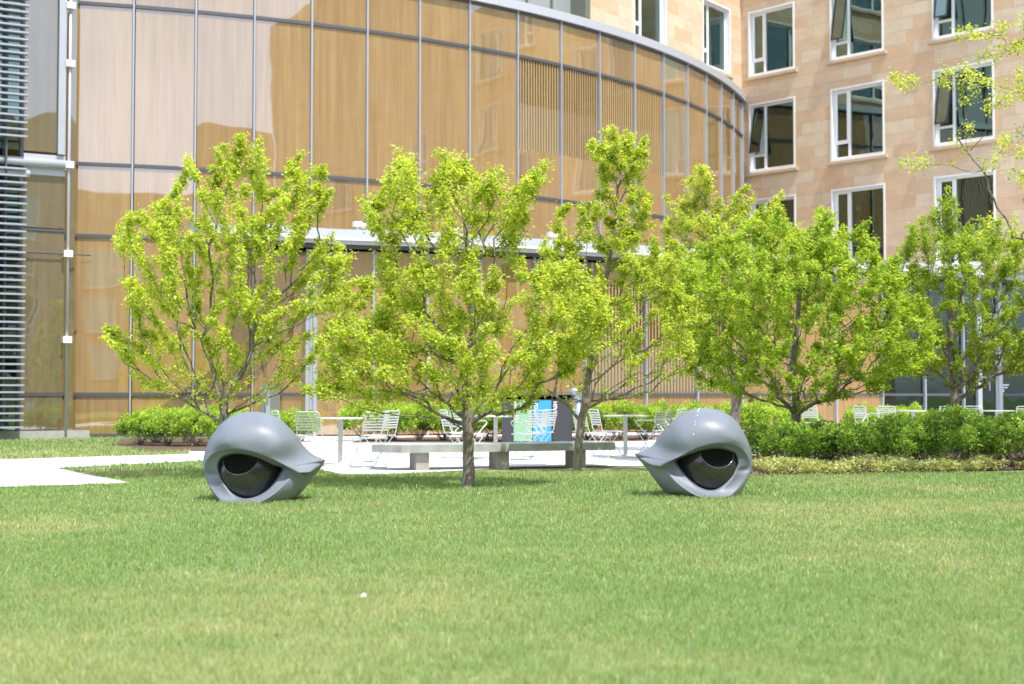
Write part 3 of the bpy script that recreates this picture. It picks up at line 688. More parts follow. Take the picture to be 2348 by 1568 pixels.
def strip(P, y0, y1, z0, z1):
    mb = MB(); A = offs(P, y0); B = offs(P, y1)
    for i in range(len(P) - 1):
        a0, a1, b0, b1 = A[i], A[i + 1], B[i], B[i + 1]
        mb.quad([(*a0, z0), (*a1, z0), (*a1, z1), (*a0, z1)]); mb.quad([(*a0, z1), (*a1, z1), (*b1, z1), (*b0, z1)])
        mb.quad([(*b0, z0), (*b1, z0), (*a1, z0), (*a0, z0)]); mb.quad([(*b1, z0), (*b0, z0), (*b0, z1), (*b1, z1)])
    a, b = A[0], B[0]; mb.quad([(*b, z0), (*a, z0), (*a, z1), (*b, z1)]); a, b = A[-1], B[-1]; mb.quad([(*a, z0), (*b, z0), (*b, z1), (*a, z1)])
    return mb
E2 = edge[1:]
cn = wp('canopy', strip(E2, 0, 1.0, 5.20, 5.34), M['canopy'])
wp('canopy_fascia', strip(E2, .16, 1.0, 5.343, 5.62), M['canopy'])
wp('canopy_ledge_highlight', strip(E2, -.05, .02, 5.30, 5.37), M['white'])  # thin ledge strip, its bright highlight put into a whiter colour
wp('soffit_rail', strip(E2, .16, .6, 5.12, 5.197), M['rail'])
wp('canopy', strip(edge[:2], 0.05, .4, 5.26, 5.5), M['canopy'])
wp('wing_roof', strip(E2, 1.003, 9, 5.3, 5.45), M['roof'])
for k, px in enumerate((815, 935, 1040, 1160, 1262)):
    t = (px - CX) / F; A = offs(E2, .35); best = min(((abs(a[0] / a[1] - t), i) for i, a in enumerate([tuple(np.array(A[j]) * (1 - s) + np.array(A[j + 1]) * s) for j in range(len(A) - 1) for s in np.linspace(0, 1, 30)])))[1]
    a = [tuple(np.array(A[j]) * (1 - s) + np.array(A[j + 1]) * s) for j in range(len(A) - 1) for s in np.linspace(0, 1, 30)][best]
    mb = MB().box(-.13, .1, -.1, .1, 5.72, 5.86, Fr(a, (1, .5))).tube([(a[0], a[1], 5.62), (a[0], a[1], 5.72)], .04, 8)
    mb.tube([(a[0] + .1, a[1] - .02, 5.76), (a[0] + .22, a[1] - .05, 5.72)], .075, 10)
    wp('floodlight', mb, M['white'], smooth=False)
# interior behind storefront
fr = Fr(MP[12], (MP[19][0] - MP[12][0], MP[19][1] - MP[12][1]))
mb = MB(); mb.box(-.2, 16, 3.2, 3.3, 0, 5.05, fr).box(-.2, 16, .2, 3.2, 0, .04, fr).box(-.25, -.18, .2, 3.2, 0, 5.05, fr); wp('interior_wall', mb, M['dark'])
mb = MB()
for u, w, z1 in ((.9, .5, 5), (2.6, .35, 5), (3.7, .9, 2.4), (5.4, .5, 5), (6.9, 1.2, 5)): mb.box(u, u + w, 2.2, 2.5, .05, z1, fr)
wp('interior_column', mb, M['roomwall'])

# ------------------------------------------------------------------ stone building
KX = (10.285 - .682 * 1.4, 56.4 + .731 * 1.4)
stone = empty('stone_building', (KX[0], KX[1], 0)); tag(stone, 'tan sandstone building with white framed windows behind the round hall', 'building')
def sp(name, mb, mat, par=stone, **k):
    o = mb.build(name, mat, par, **k)
    if par is stone: o.matrix_parent_inverse = Matrix.Translation((-KX[0], -KX[1], 0))
    return o
def wall_holes(fr, s0, s1, z0, z1, holes, dep=.34, uo=0.0):
    mb = MB(); ss = sorted({s0, s1, *[h[0] for h in holes], *[h[1] for h in holes]}); zs = sorted({z0, z1, *[h[2] for h in holes], *[h[3] for h in holes]})
    for i in range(len(ss) - 1):
        for j in range(len(zs) - 1):
            a, b, c, d = ss[i], ss[i + 1], zs[j], zs[j + 1]; mx, mz = (a + b) / 2, (c + d) / 2
            if any(h[0] < mx < h[1] and h[2] < mz < h[3] for h in holes): continue
            mb.quad([fr.p(a, 0, c), fr.p(b, 0, c), fr.p(b, 0, d), fr.p(a, 0, d)], [(a + uo, c), (b + uo, c), (b + uo, d), (a + uo, d)])
    for a, b, c, d in holes:
        mb.quad([fr.p(a, 0, c), fr.p(a, dep, c), fr.p(a, dep, d), fr.p(a, 0, d)][::-1]); mb.quad([fr.p(b, 0, c), fr.p(b, dep, c), fr.p(b, dep, d), fr.p(b, 0, d)])
        mb.quad([fr.p(a, 0, c), fr.p(b, 0, c), fr.p(b, dep, c), fr.p(a, dep, c)]); mb.quad([fr.p(a, 0, d), fr.p(b, 0, d), fr.p(b, dep, d), fr.p(a, dep, d)][::-1])
    return mb
def make_window(w, h, open_, curtain):
    """local: x along wall, y into wall, z up; origin lower left of the opening"""
    t = .07; g = MB()
    g.box(0.003, t, -.03, .33, 0, h).box(w - t, w - .003, -.03, .33, 0, h).box(t, w - t, -.03, .33, h - t, h - .003).box(t, w - t, -.05, .33, .003, t + .03)
    m0 = t + .08; y0, y1 = .16, .24; mx = .29 * w; tz = .24 * h if h < 3 else .2 * h
    g.box(t, m0, y0, y1, t + .03, h - t).box(w - m0, w - t, y0, y1, t + .03, h - t).box(m0, w - m0, y0, y1, h - m0, h - t).box(m0, w - m0, y0, y1, t + .03, t + .11)
    g.box(mx, mx + .1, y0 - .02, y1, t + .11, h - m0); g.box(m0, mx, y0 - .01, y1 - .01, tz, tz + .09)
    fo = ('frame', g.mesh('frame', M['frame']))
    out = [fo]
    P = MB().box(mx + .1, w - m0, .195, .205, t + .11, h - m0); out.append(('pane', P.mesh('pane', M['glass'])))
    P = MB().box(m0, mx, .195, .205, t + .11, tz); out.append(('pane', P.mesh('pane', M['glass'])))
    sw = mx - m0 - .01; sh = h - m0 - tz - .09; sz = tz + .09
    a = R(11) if open_ else 0
    s = MB(); gl = MB(); ca, sa = math.cos(a), math.sin(a)
    class TF:                                        # hinged at the top
        def p(self, u, y, z): dz = z - sh; return (m0 + .005 + u, .17 + y * ca + dz * sa, sz + sh + dz * ca - y * sa)
    tf = TF()
    for b in ((0, .05, 0, sh), (sw - .05, sw, 0, sh), (.05, sw - .05, 0, .05), (.05, sw - .05, sh - .05, sh)): s.box(b[0], b[1], -.03, .02, b[2], b[3], tf)
    gl.box(.05, sw - .05, -.008, .0, .05, sh - .05, tf)
    out.append(('sash', s.mesh('sash', M['sash'] if open_ else M['frame']))); out.append(('sash_glass', gl.mesh('sash_glass', M['glass'])))
    out.append(('sill', MB().box(-.14, w + .14, -.12, .02, -.11, -.003).mesh('sill', M['sill'])))
    rm = MB(); D = 2.6
    rm.quad([(t, D, 0), (w - t, D, 0), (w - t, D, h), (t, D, h)]); rm.quad([(t, .34, 0), (t, D, 0), (t, D, h), (t, .34, h)]); rm.quad([(w - t, D, 0), (w - t, .34, 0), (w - t, .34, h), (w - t, D, h)])
    rm.quad([(t, .34, 0), (w - t, .34, 0), (w - t, D, 0), (t, D, 0)]); rm.quad([(t, D, h), (w - t, D, h), (w - t, .34, h), (t, .34, h)])
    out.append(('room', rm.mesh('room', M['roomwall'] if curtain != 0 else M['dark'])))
    if curtain:
        cm = MB(); x0, x1 = {1: (mx + .3, w - m0), 2: (mx + .75, w - .35), 3: (m0, w - m0)}[curtain]; n = 44
        xs = np.linspace(x0, x1, n)
        for i in range(n - 1): cm.quad([(xs[i], .36 + .03 * math.sin(i * 1.1), 0), (xs[i + 1], .36 + .03 * math.sin((i + 1) * 1.1), 0), (xs[i + 1], .36 + .03 * math.sin((i + 1) * 1.1), h), (xs[i], .36 + .03 * math.sin(i * 1.1), h)])
        out.append(('curtain', cm.mesh('curtain', M['curtain'])))
    return out
WC = {}
def window(fr, s, z, w, h, open_=False, curtain=0):
    key = (round(w, 2), round(h, 2), open_, curtain)
    if key not in WC: WC[key] = make_window(w, h, open_, curtain)
    mset = WC[key]; p = fr.p(s, 0, z)
    f = bpy.data.objects.new('window', mset[0][1]); col.objects.link(f); f.parent = stone
    f.location = (p[0] - KX[0], p[1] - KX[1], z); f.rotation_euler = (0, 0, fr.ang())
    sash = None
    for nm, me in mset[1:]:
        o = bpy.data.objects.new(nm, me); col.objects.link(o); o.parent = f
    return f
frR = Fr((10.285, 56.4), (.682, -.731))
WW = 2.3
cols_ = [(-1.03, 2.26), (2.88, 2.36), (7.26, 2.38), (11.6, 2.36), (15.9, 2.36), (20.2, 2.36), (24.5, 2.36), (28.8, 2.36)]
rows_ = [(5.68, 3.33), (10.06, 2.82), (13.95, 2.7)]
holes = [(s, s + w, z, z + h) for s, w in cols_ for z, h in rows_] + [(s, s + w, 17.9, 20.6) for s, w in cols_]
sp('wall', wall_holes(frR, -1.4, 14.5, 5.4, 22, [h for h in holes if h[0] < 14.5]), M['stone']); sp('wall', wall_holes(frR, 14.5, 33, 0, 22, [h for h in holes if h[0] > 14.5]), M['stone'])
spec = {(0, 0): (False, 0), (1, 0): (False, 0), (2, 0): (False, 0), (0, 1): (True, 3), (1, 1): (False, 3), (2, 1): (True, 2), (0, 2): (False, 3), (1, 2): (True, 3), (2, 2): (True, 2)}  # some full curtains are added to brighten panes, in place of a reflection
for i, (s, w) in enumerate(cols_):
    for j, (z, h) in enumerate(rows_ + [(17.9, 2.7)]):
        op, cu = spec.get((i, j), (False, (i + j) % 3)); window(frR, s, z, w, h, op, cu)
# left face, ends in the corner
frL = Fr((KX[0] - .6 * 11.13, KX[1] - .8 * 11.13), (.6, .8))
lw = [(11.13 - 3.2, 2.25), (11.13 - 8.25, 2.3)]
holes = [(s, s + w, z, z + h) for s, w in lw for z, h in [(10.06, 2.82), (13.95, 2.7), (17.9, 2.7)]]
sp('wall', wall_holes(frL, 0, 11.13, 0, 22, holes, uo=3.3), M['stone'])
for s, w in lw:
    for z, h in [(10.06, 2.82), (13.95, 2.7), (17.9, 2.7)]: window(frL, s, z, w, h, False, 1 if s > 5 else 2)
frG = Fr((frL.o[0] - .6 * 24, frL.o[1] - .8 * 24), (.6, .8))
GL = 7.15; frG = Fr((frL.p(-GL, .6, 0)[0], frL.p(-GL, .6, 0)[1]), (.6, .8))
mb = MB(); gm = MB()
for i in range(5):
    u0 = i * 1.43; sp('grey_glass_panel', MB().box(u0 + .03, u0 + 1.40, 0, .05, 13.4, 22, frG), M['grey_glass']); gm.box(u0 - .03, u0 + .03, -.08, .05, 13.3, 22, frG)
gm.box(0, 7.2, -.10, .06, 13.2, 13.5, frG); gm.box(6.9, 7.2, -.62, .06, 13.3, 22, frG)
sp('grey_glazing_frame', gm, M['grey_metal'])
# remaining courtyard wings (seen only as reflections in the hall's glass)
def wing_wall(a, b, h, rows):
    fr = Fr(a, (b[0] - a[0], b[1] - a[1])); L = math.hypot(b[0] - a[0], b[1] - a[1]); hs = []
    s = 2.0
    while s + 2.4 < L:
        for z in rows: hs.append((s, s + 2.36, z, z + 2.7))
        s += 5.6
    sp('wall', wall_holes(fr, 0, L, 0, h, hs), M['stone'])
    for a_, b_, c_, d_ in hs[::1]: window(fr, a_, c_, 2.36, 2.7, False, 0)
e = frR.p(33, 0, 0)
wing_wall((e[0], e[1]), (44, -22), 32, (2.5, 6.3, 10.1, 13.9))
wing_wall((44, -22.2), (27, -31), 23, (2.5, 6.3, 10.1, 13.9))
wing_wall((26.8, -31.2), (-62, -66), 17.5, (2.5, 6.3, 10.1))

wing_wall((-62, -66), (-60, 12), 17, (2.5, 6.3, 10.1))

# ------------------------------------------------------------------ left annex with louvres
ax_d = (.877, .48)
pole = (X_at(150, 36.5), 36.5)
frA = Fr((pole[0] - ax_d[0] * 8, pole[1] - ax_d[1] * 8), ax_d)   # pole at u=8
def u_of(px):                                   # photo x on the annex plane
    t = (px - CX) / F; return min(np.linspace(-2, 9, 1600), key=lambda u: abs(frA.p(u, 0, 0)[0] / frA.p(u, 0, 0)[1] - t))
annex = empty('glass_annex', (pole[0], pole[1], 0)); tag(annex, 'glass annex screened by horizontal silver louvres at the far left', 'building')
def ap(name, mb, mat, par=annex, **k):
    o = mb.build(name, mat, par, **k)
    if par is annex: o.matrix_parent_inverse = Matrix.Translation((-pole[0], -pole[1], 0))
    return o
uA, uB = u_of(38), u_of(46)
for z0, z1 in ((.25, 1.1), (1.18, 5.3), (5.4, 7.0), (7.35, 11.55), (11.7, 14)):
    ap('wood_panel', MB().box(uB + .02, 7.93, .0, .05, z0, z1, frA), M['wood_dim'])
    ap('glass_pane', MB().box(-1, uA - .02, .0, .02, z0, z1, frA), M['glass_annex'])
    ap('rail', MB().box(-1, 7.95, -.03, .06, z1 + .01, z1 + .07, frA), M['rail'])
ap('mullion', MB().box(uA, uB, -.06, .06, .05, 14, frA), M['rail'])
ap('end_panel', MB().box(6.9, 7.93, -.02, -.003, 6.75, 7.28, frA), M['coping'])
ap('plinth', MB().box(-1, 8.6, -.12, .1, 0, .22, frA), M['base'])
ap('infill_panel', MB().box(8.05, 8.22, .12, .16, .22, 14, frA), M['wood_dim'])
ap('backing_wall', MB().box(-1, uA, 2.5, 2.6, 0, 14, frA).box(-1, uA, .1, 2.5, 0, .2, frA), M['dark'])
uL = u_of(48)
for z0, z1 in ((.3, 6.9), (7.6, 14)):
    mb = MB(); z = z0
    while z < z1: mb.box(-1, uL, -.52, -.36, z, z + .045, frA); z += .175
    ap('louvre_screen', mb, M['louvre'])
ap('louvre_bracket', MB().box(uL - .5, uL - .46, -.4, -.02, .25, 14, frA), M['rail'])
ap('mast', MB().tube([frA.p(8, -.1, 0), frA.p(8, -.1, 14)], .042, 12), M['mullion'], smooth=True)
ap('mast_fin', MB().box(7.72, 7.9, -.15, -.03, 7.3, 14, frA), M['mullion'])
zn = [1.1 + (908 - y) / F * 36.5 for y in (779, 582, 377, 143, 8)]
for z in zn:
    ap('mast_bracket', MB().box(7.89, 8.11, -.22, .03, z - .085, z + .085, frA), M['white'])
ap('outrigger_arm', MB().tube([frA.p(7.9, -.14, zn[2]), frA.p(-1, -.14, zn[2] + .0)], .11, 12), M['canopy'], smooth=True)
ap('outrigger_arm', MB().tube([frA.p(7.0, -.3, zn[2] - .33), frA.p(-1, -.3, zn[2] - .33)], .09, 12), M['canopy'], smooth=True)
ap('tie_rod', MB().tube([frA.p(7.9, -.1, zn[1]), frA.p(4, -.1, zn[1] + .02)], .02, 6), M['rail'])
ap('tie_rod', MB().tube([frA.p(8.1, -.1, zn[1]), frA.p(8.6, .0, zn[1])], .02, 6), M['rail'])

# ------------------------------------------------------------------ bench
bf = Fr((-1.6, 20.75), (3.12, 1.2)); BL = 3.42
bench = empty('concrete_bench', (0, 21.4, 0)); tag(bench, 'long low concrete bench with thick slab seat on three blocky legs', 'bench')
def ip(o, par): o.matrix_parent_inverse = Matrix.Translation((-par.location[0], -par.location[1], -par.location[2])); return o
mb = MB(); z0, z1 = .27, .385
pl = [(0, 0), (BL, 0), (BL + .12, .35), (BL + .06, .8), (-.1, .8), (-.34, .42)]
top = [bf.p(a, b, z1) for a, b in pl]; bot = [bf.p(a, b, z0) for a, b in pl]
mb.quad(top); mb.quad(bot[::-1])
for i in range(6): j = (i + 1) % 6; mb.quad([bot[i], bot[j], top[j], top[i]])
o = ip(mb.build('seat_slab', M['concrete'], bench), bench); bevel(o, .008)
for u in (.24, 1.50, 2.76): o = ip(MB().box(u, u + .2, .08, .42, 0, .268, bf).build('leg', M['concrete_warm'], bench), bench); bevel(o, .006)

# ------------------------------------------------------------------ chairs and tables
def make_chair(arms):
    t = empty('slatted_chair')
    w, sh = .21, .45
    # back: frame hoop + slats, leaning back
    bk = lambda x, z: (x, .19 + (z - sh) * .22, z)
    b = MB(); hoop = [bk(-w, .5)] + [bk(-w, .80), bk(-w + .012, .83), bk(-w + .04, .845), bk(w - .04, .845), bk(w - .012, .83), bk(w, .80)] + [bk(w, .5)]
    b.tube(hoop, .0095, 8)
    for k in range(6):
        z = .575 + k * .043; p, q = bk(-w, z), bk(w, z)
        b.quad([(p[0], p[1], z - .013), (q[0], q[1], z - .013), (q[0], q[1] + .005, z + .013), (p[0], p[1] + .005, z + .013)])
        b.quad([(p[0], p[1] + .006, z - .013), (p[0], p[1] + .011, z + .013), (q[0], q[1] + .011, z + .013), (q[0], q[1] + .006, z - .013)])
    b.build('backrest', M['chair'], t)
    s = MB()
    for k in range(9):
        y = -.21 + k * .046; s.box(-w + .005, w - .005, y, y + .034, sh - .004 - (k == 0) * .008, sh + .004)
    s.tube([(-w, .2, sh - .006), (-w, -.19, sh - .006), (-w + .01, -.21, sh - .008), (-w + .03, -.22, sh - .01), (w - .03, -.22, sh - .01), (w - .01, -.21, sh - .008), (w, -.19, sh - .006), (w, .2, sh - .006)], .0095, 8)
    s.build('seat', M['chair'], t)
    f = MB()                                             # back uprights run down and forward to the front floor bar
    f.tube([bk(-w, .5), (-w, .17, sh), (-w, -.20, .03), (-w + .01, -.225, .012), (-w + .03, -.235, .01), (w - .03, -.235, .01), (w - .01, -.225, .012), (w, -.20, .03), (w, .17, sh), bk(w, .5)], .0085, 8)
    f.build('front_leg_frame', M['chair'], t)
    f = MB(); w2 = w - .018
    f.tube([(-w2, -.17, sh - .01), (-w2, .21, .03), (-w2 + .01, .235, .012), (-w2 + .03, .245, .01), (w2 - .03, .245, .01), (w2 - .01, .235, .012), (w2, .21, .03), (w2, -.17, sh - .01)], .0085, 8)
    f.build('rear_leg_frame', M['chair'], t)
    if arms:
        for sx in (-1, 1):
            x = sx * (w + .03); a = MB()
            a.tube([(sx * w, .235, .66), (x, .20, .665), (x, -.14, .665), (x, -.175, .65), (x, -.18, .625), (sx * w, .0, sh)], .0095, 8)
            a.box(x - .018, x + .018, -.13, .2, .672, .682)
            a.build('armrest', M['chair'], t)
    return t
proto = {False: make_chair(False), True: make_chair(True)}; used = {False: False, True: False}
def chair(px, Y, face, arms, label):
    """face = heading in degrees the sitter looks at, 0 = away from camera, 90 = to the right"""
    o = proto[arms] if not used[arms] else copy_tree(proto[arms]); used[arms] = True
    o.location = (X_at(px, Y), Y, .012); o.rotation_euler = (0, 0, R(180 - face))
    tag(o, label, 'chair', 'silver slatted patio chairs'); return o
def make_table():
    t = empty('cafe_table')
    MB().lathe([(.385, .725), (.395, .73), (.395, .745), (.39, .75)], 48).build('table_top', M['table'], t)
    MB().box(-.035, .035, -.035, .035, .03, .724).build('pedestal', M['table'], t)
    MB().lathe([(.27, 0), (.27, .012), (.06, .03), (.05, .031)], 36).build('base_plate', M['table'], t)
    return t
tproto = make_table(); tused = [False]
def table(px, Y, label):
    o = copy_tree(tproto) if tused[0] else tproto; tused[0] = True
    o.location = (X_at(px, Y), Y, .012); tag(o, label, 'table', 'round grey cafe tables'); return o
table(781, 22.5, 'round cafe table left of the concrete bench, behind the left eye sculpture')
chair(668, 23.3, 65, False, 'slatted chair half hidden behind the left eye sculpture, leftmost of all chairs')
chair(724, 22.0, 20, False, 'slatted chair with its back to us, left of the table pedestal by the left sculpture')
chair(846, 21.7, -32, False, 'slatted chair with its back to us, nearest to the left end of the bench')
chair(868, 23.4, -62, False, 'slatted chair on the far right side of the leftmost table, turned sideways')
table(1136, 24.8, 'round cafe table behind the middle of the concrete bench, left of the bins')
chair(1076, 24.3, 45, True, 'armchair behind the trunk of the middle tree, right of its trunk')
chair(1050, 25.1, 70, True, 'slatted armchair behind the middle tree, seen left of its trunk')
chair(1212, 24.2, -38, True, 'slatted armchair in front of the green and blue bin doors, nearer one')
chair(1232, 25.3, -55, True, 'slatted armchair in front of the blue bin door, farther one')
table(1433, 25.3, 'round cafe table beside the right end of the bench, left of the right sculpture')
chair(1357, 24.9, 62, False, 'slatted chair behind the bare lower branches at the right end of the bench')
chair(1392, 26.0, 70, False, 'slatted chair left of the table pedestal, farther of the two behind the bench end')
chair(1497, 24.9, -42, True, 'slatted armchair just left of the right eye sculpture, nearer one')
chair(1532, 26.6, -60, True, 'slatted armchair partly hidden by the right eye sculpture, farther one')
table(2092, 34.0, 'round cafe table behind the right hedge, left of the far right tree')
table(2284, 33.8, 'round cafe table behind the right hedge, in front of the door')
chair(1866, 34.6, 40, False, 'slatted chair behind the hedge, just right of the big tree trunk')
chair(1988, 34.2, 60, True, 'slatted armchair behind the hedge, second of the far row from the left')
chair(2035, 33.6, 25, False, 'slatted chair behind the hedge, just left of the far table pedestal')
chair(2150, 33.6, -25, False, 'slatted chair behind the hedge, left of the far right tree trunk')
chair(2214, 33.4, 150, False, 'pale slatted chair behind the hedge, right of the far right tree trunk')
chair(2241, 34.3, 40, False, 'slatted chair half hidden behind another chair near the door')
chair(2322, 33.8, -30, False, 'slatted chair behind the hedge at the right edge, left one of two')
chair(2349, 34.6, -50, False, 'slatted chair cut off by the right edge of the picture')

# ------------------------------------------------------------------ bins
bY = 33.4; bx0 = X_at(1150, bY); bw = .455
bins = empty('recycling_station', (bx0 + .7, bY, 0)); tag(bins, 'black three stream bin cabinet with green, blue and black doors', 'bin')
def bp_(name, mb, mat, par=bins):
    o = mb.build(name, mat, par)
    if par is bins: ip(o, bins)
    return o
x1 = bx0 + .27 + 3 * bw
g = MB().box(bx0, x1 + .02, 0.05, .62, .01, 1.02, Fr((0, bY), (1, 0))).box(bx0, x1 + .02, .45, .62, 1.02, 1.13, Fr((0, bY), (1, 0)))
for u in (bx0, bx0 + .26 + bw, bx0 + .26 + 2 * bw, x1 - .01): g.box(u, u + .03, .05, .45, 1.02, 1.13, Fr((0, bY), (1, 0)))
cab = bp_('cabinet', g, M['binblack'])
bp_('lid', MB().box(bx0 - .05, x1 + .07, .0, .66, 1.132, 1.16, Fr((0, bY), (1, 0))), M['grey_metal'])
def text_mesh(s, size, mat):
    c = bpy.data.curves.new('t', 'FONT'); c.body = s; c.size = size; c.extrude = .002; c.offset = .0035; ob = bpy.data.objects.new('t', c); col.objects.link(ob)
    bpy.context.view_layer.update(); dg = bpy.context.evaluated_depsgraph_get(); me = bpy.data.meshes.new_from_object(ob.evaluated_get(dg)); me.name = 'lettering'
    bpy.data.objects.remove(ob); me.materials.clear(); me.materials.append(mat); return me
for k, (txt, m_, lb) in enumerate([('COMPOST', 'bingreen', 'green bin door'), ('RECYCLE', 'binblue', 'blue bin door'), ('TRASH', 'binblack', 'black bin door')]):
    u = bx0 + .27 + k * bw
    d = bp_('bin_door', MB().box(u + .01, u + bw - .015, 0.02, .047, .04, 1.0, Fr((0, bY), (1, 0))), M[m_]); d['label'] = lb
    me = text_mesh(txt, .105 if k < 2 else .12, M['white'])
    o = link('lettering', me, d); L = max(v.co.x for v in me.vertices)
    o.rotation_euler = (R(90), R(-90), 0); o.location = (u + .115, bY + .012, .97 - L)
    bp_('bin_opening', MB().box(u + .02, u + bw - .03, .40, .449, 1.025, 1.128, Fr((0, bY), (1, 0))), M['binopen'])

# ------------------------------------------------------------------ vent pipe and bollard
vY = 32.5; vx = X_at(1325, vY)
v = empty('vent_pipe', (vx, vY, 0)); tag(v, 'galvanised gooseneck vent pipe behind the bench, right of the bins', 'vent pipe')
pts_ = [(0, 0, 0), (0, 0, 1.1)] + [(-.085 + .085 * math.cos(a), 0, 1.12 + .085 * math.sin(a)) for a in np.linspace(.15, 2.6, 10)]
MB().tube([pts_[0], (0, 0, 1.0)], .075, 20).build('pipe', M['galv'], v, True)
MB().tube([(0, 0, 1.0), (0, 0, 1.1)] + pts_[2:], .086, 20).build('hood', M['galv'], v, True)
MB().lathe([(.1, .99), (.1, 1.02)], 20).build('collar', M['galv'], v)
pY = 30.5; pbx = X_at(613, pY)
v = empty('access_bollard', (pbx, pY, 0)); tag(v, 'silver round topped access post behind the left eye sculpture', 'bollard')
MB().lathe([(.068, 0), (.068, 1.19), (.063, 1.22), (.05, 1.245), (.02, 1.26)], 24).build('post', M['galv'], v, True)
MB().lathe([(.012, 0), (.012, .012)], 10).build('camera_eye', M['sash'], v).matrix_local = Matrix.Translation((-.035, -.062, 1.13)) @ Matrix.Rotation(R(90), 4, 'X')
MB().box(-.012, .03, -.072, -.06, .90, 1.06).build('reader_panel', M['grey_metal'], v)

# ------------------------------------------------------------------ petal on the lawn
p = G(833, 1379); mb = MB()
o = empty('fallen_petal', (p[0], p[1], .03)); tag(o, 'small crumpled white petal lying on the lawn', 'petal')
mb.quad([(-.042, 0, -.015), (0, -.02, 0), (-.005, .0, .033), (-.02, .012, .02)]); mb.quad([(0, -.02, 0), (.03, -.005, -.01), (.02, .005, .018), (-.005, 0, .033)]); mb.quad([(-.005, 0, .033), (.012, .012, .026), (.044, .005, .004), (.02, .005, .018)])
s_ = mb.build('petal_blade', M['paper'], o); md = s_.modifiers.new('solid', 'SOLIDIFY'); md.thickness = .002; o.scale = (.5, .5, .5)

# ------------------------------------------------------------------ leaves
def leaf_arrays(C, size, droop=.5, cols=None, seedr=None, jitter=.2):
    """C (n,3) leaf base points -> folded diamond leaves"""
    n = len(C); d = rng.normal(0, 1, (n, 3)); d[:, 2] = d[:, 2] * .5 - droop; d /= np.linalg.norm(d, axis=1)[:, None]
    up = rng.normal(0, .55, (n, 3)) + np.array([0, 0, 1.0]); s = np.cross(d, up); s /= np.linalg.norm(s, axis=1)[:, None] + 1e-9
    nn = np.cross(s, d); l = size * rng.uniform(.65, 1.3, n)[:, None]; w = l * .33
    V = np.empty((n, 6, 3)); V[:, 0] = C; V[:, 1] = C + d * l * .45 + s * w + nn * l * .10; V[:, 2] = C + d * l; V[:, 3] = C + d * l * .45 - s * w + nn * l * .10
    V[:, 4] = C + d * l * .5 - nn * l * .02; V[:, 5] = V[:, 4]
    base = np.arange(n)[:, None] * 6
    Fc = np.concatenate([base + np.array([[0, 1, 4]]), base + np.array([[1, 2, 4]]), base + np.array([[0, 4, 3]]), base + np.array([[4, 2, 3]])])
    c = cols * rng.uniform(1 - jitter, 1 + jitter, n)[:, None]
    return V.reshape(-1, 3), Fc, np.repeat(c, 6, axis=0)
def poly_ext(poly, y):
    xs = []
    for i in range(len(poly)):
        (x0, y0), (x1, y1) = poly[i], poly[(i + 1) % len(poly)]
        if (y0 > y) != (y1 > y): xs.append(x0 + (x1 - x0) * (y - y0) / (y1 - y0))
    return (min(xs), max(xs)) if xs else None
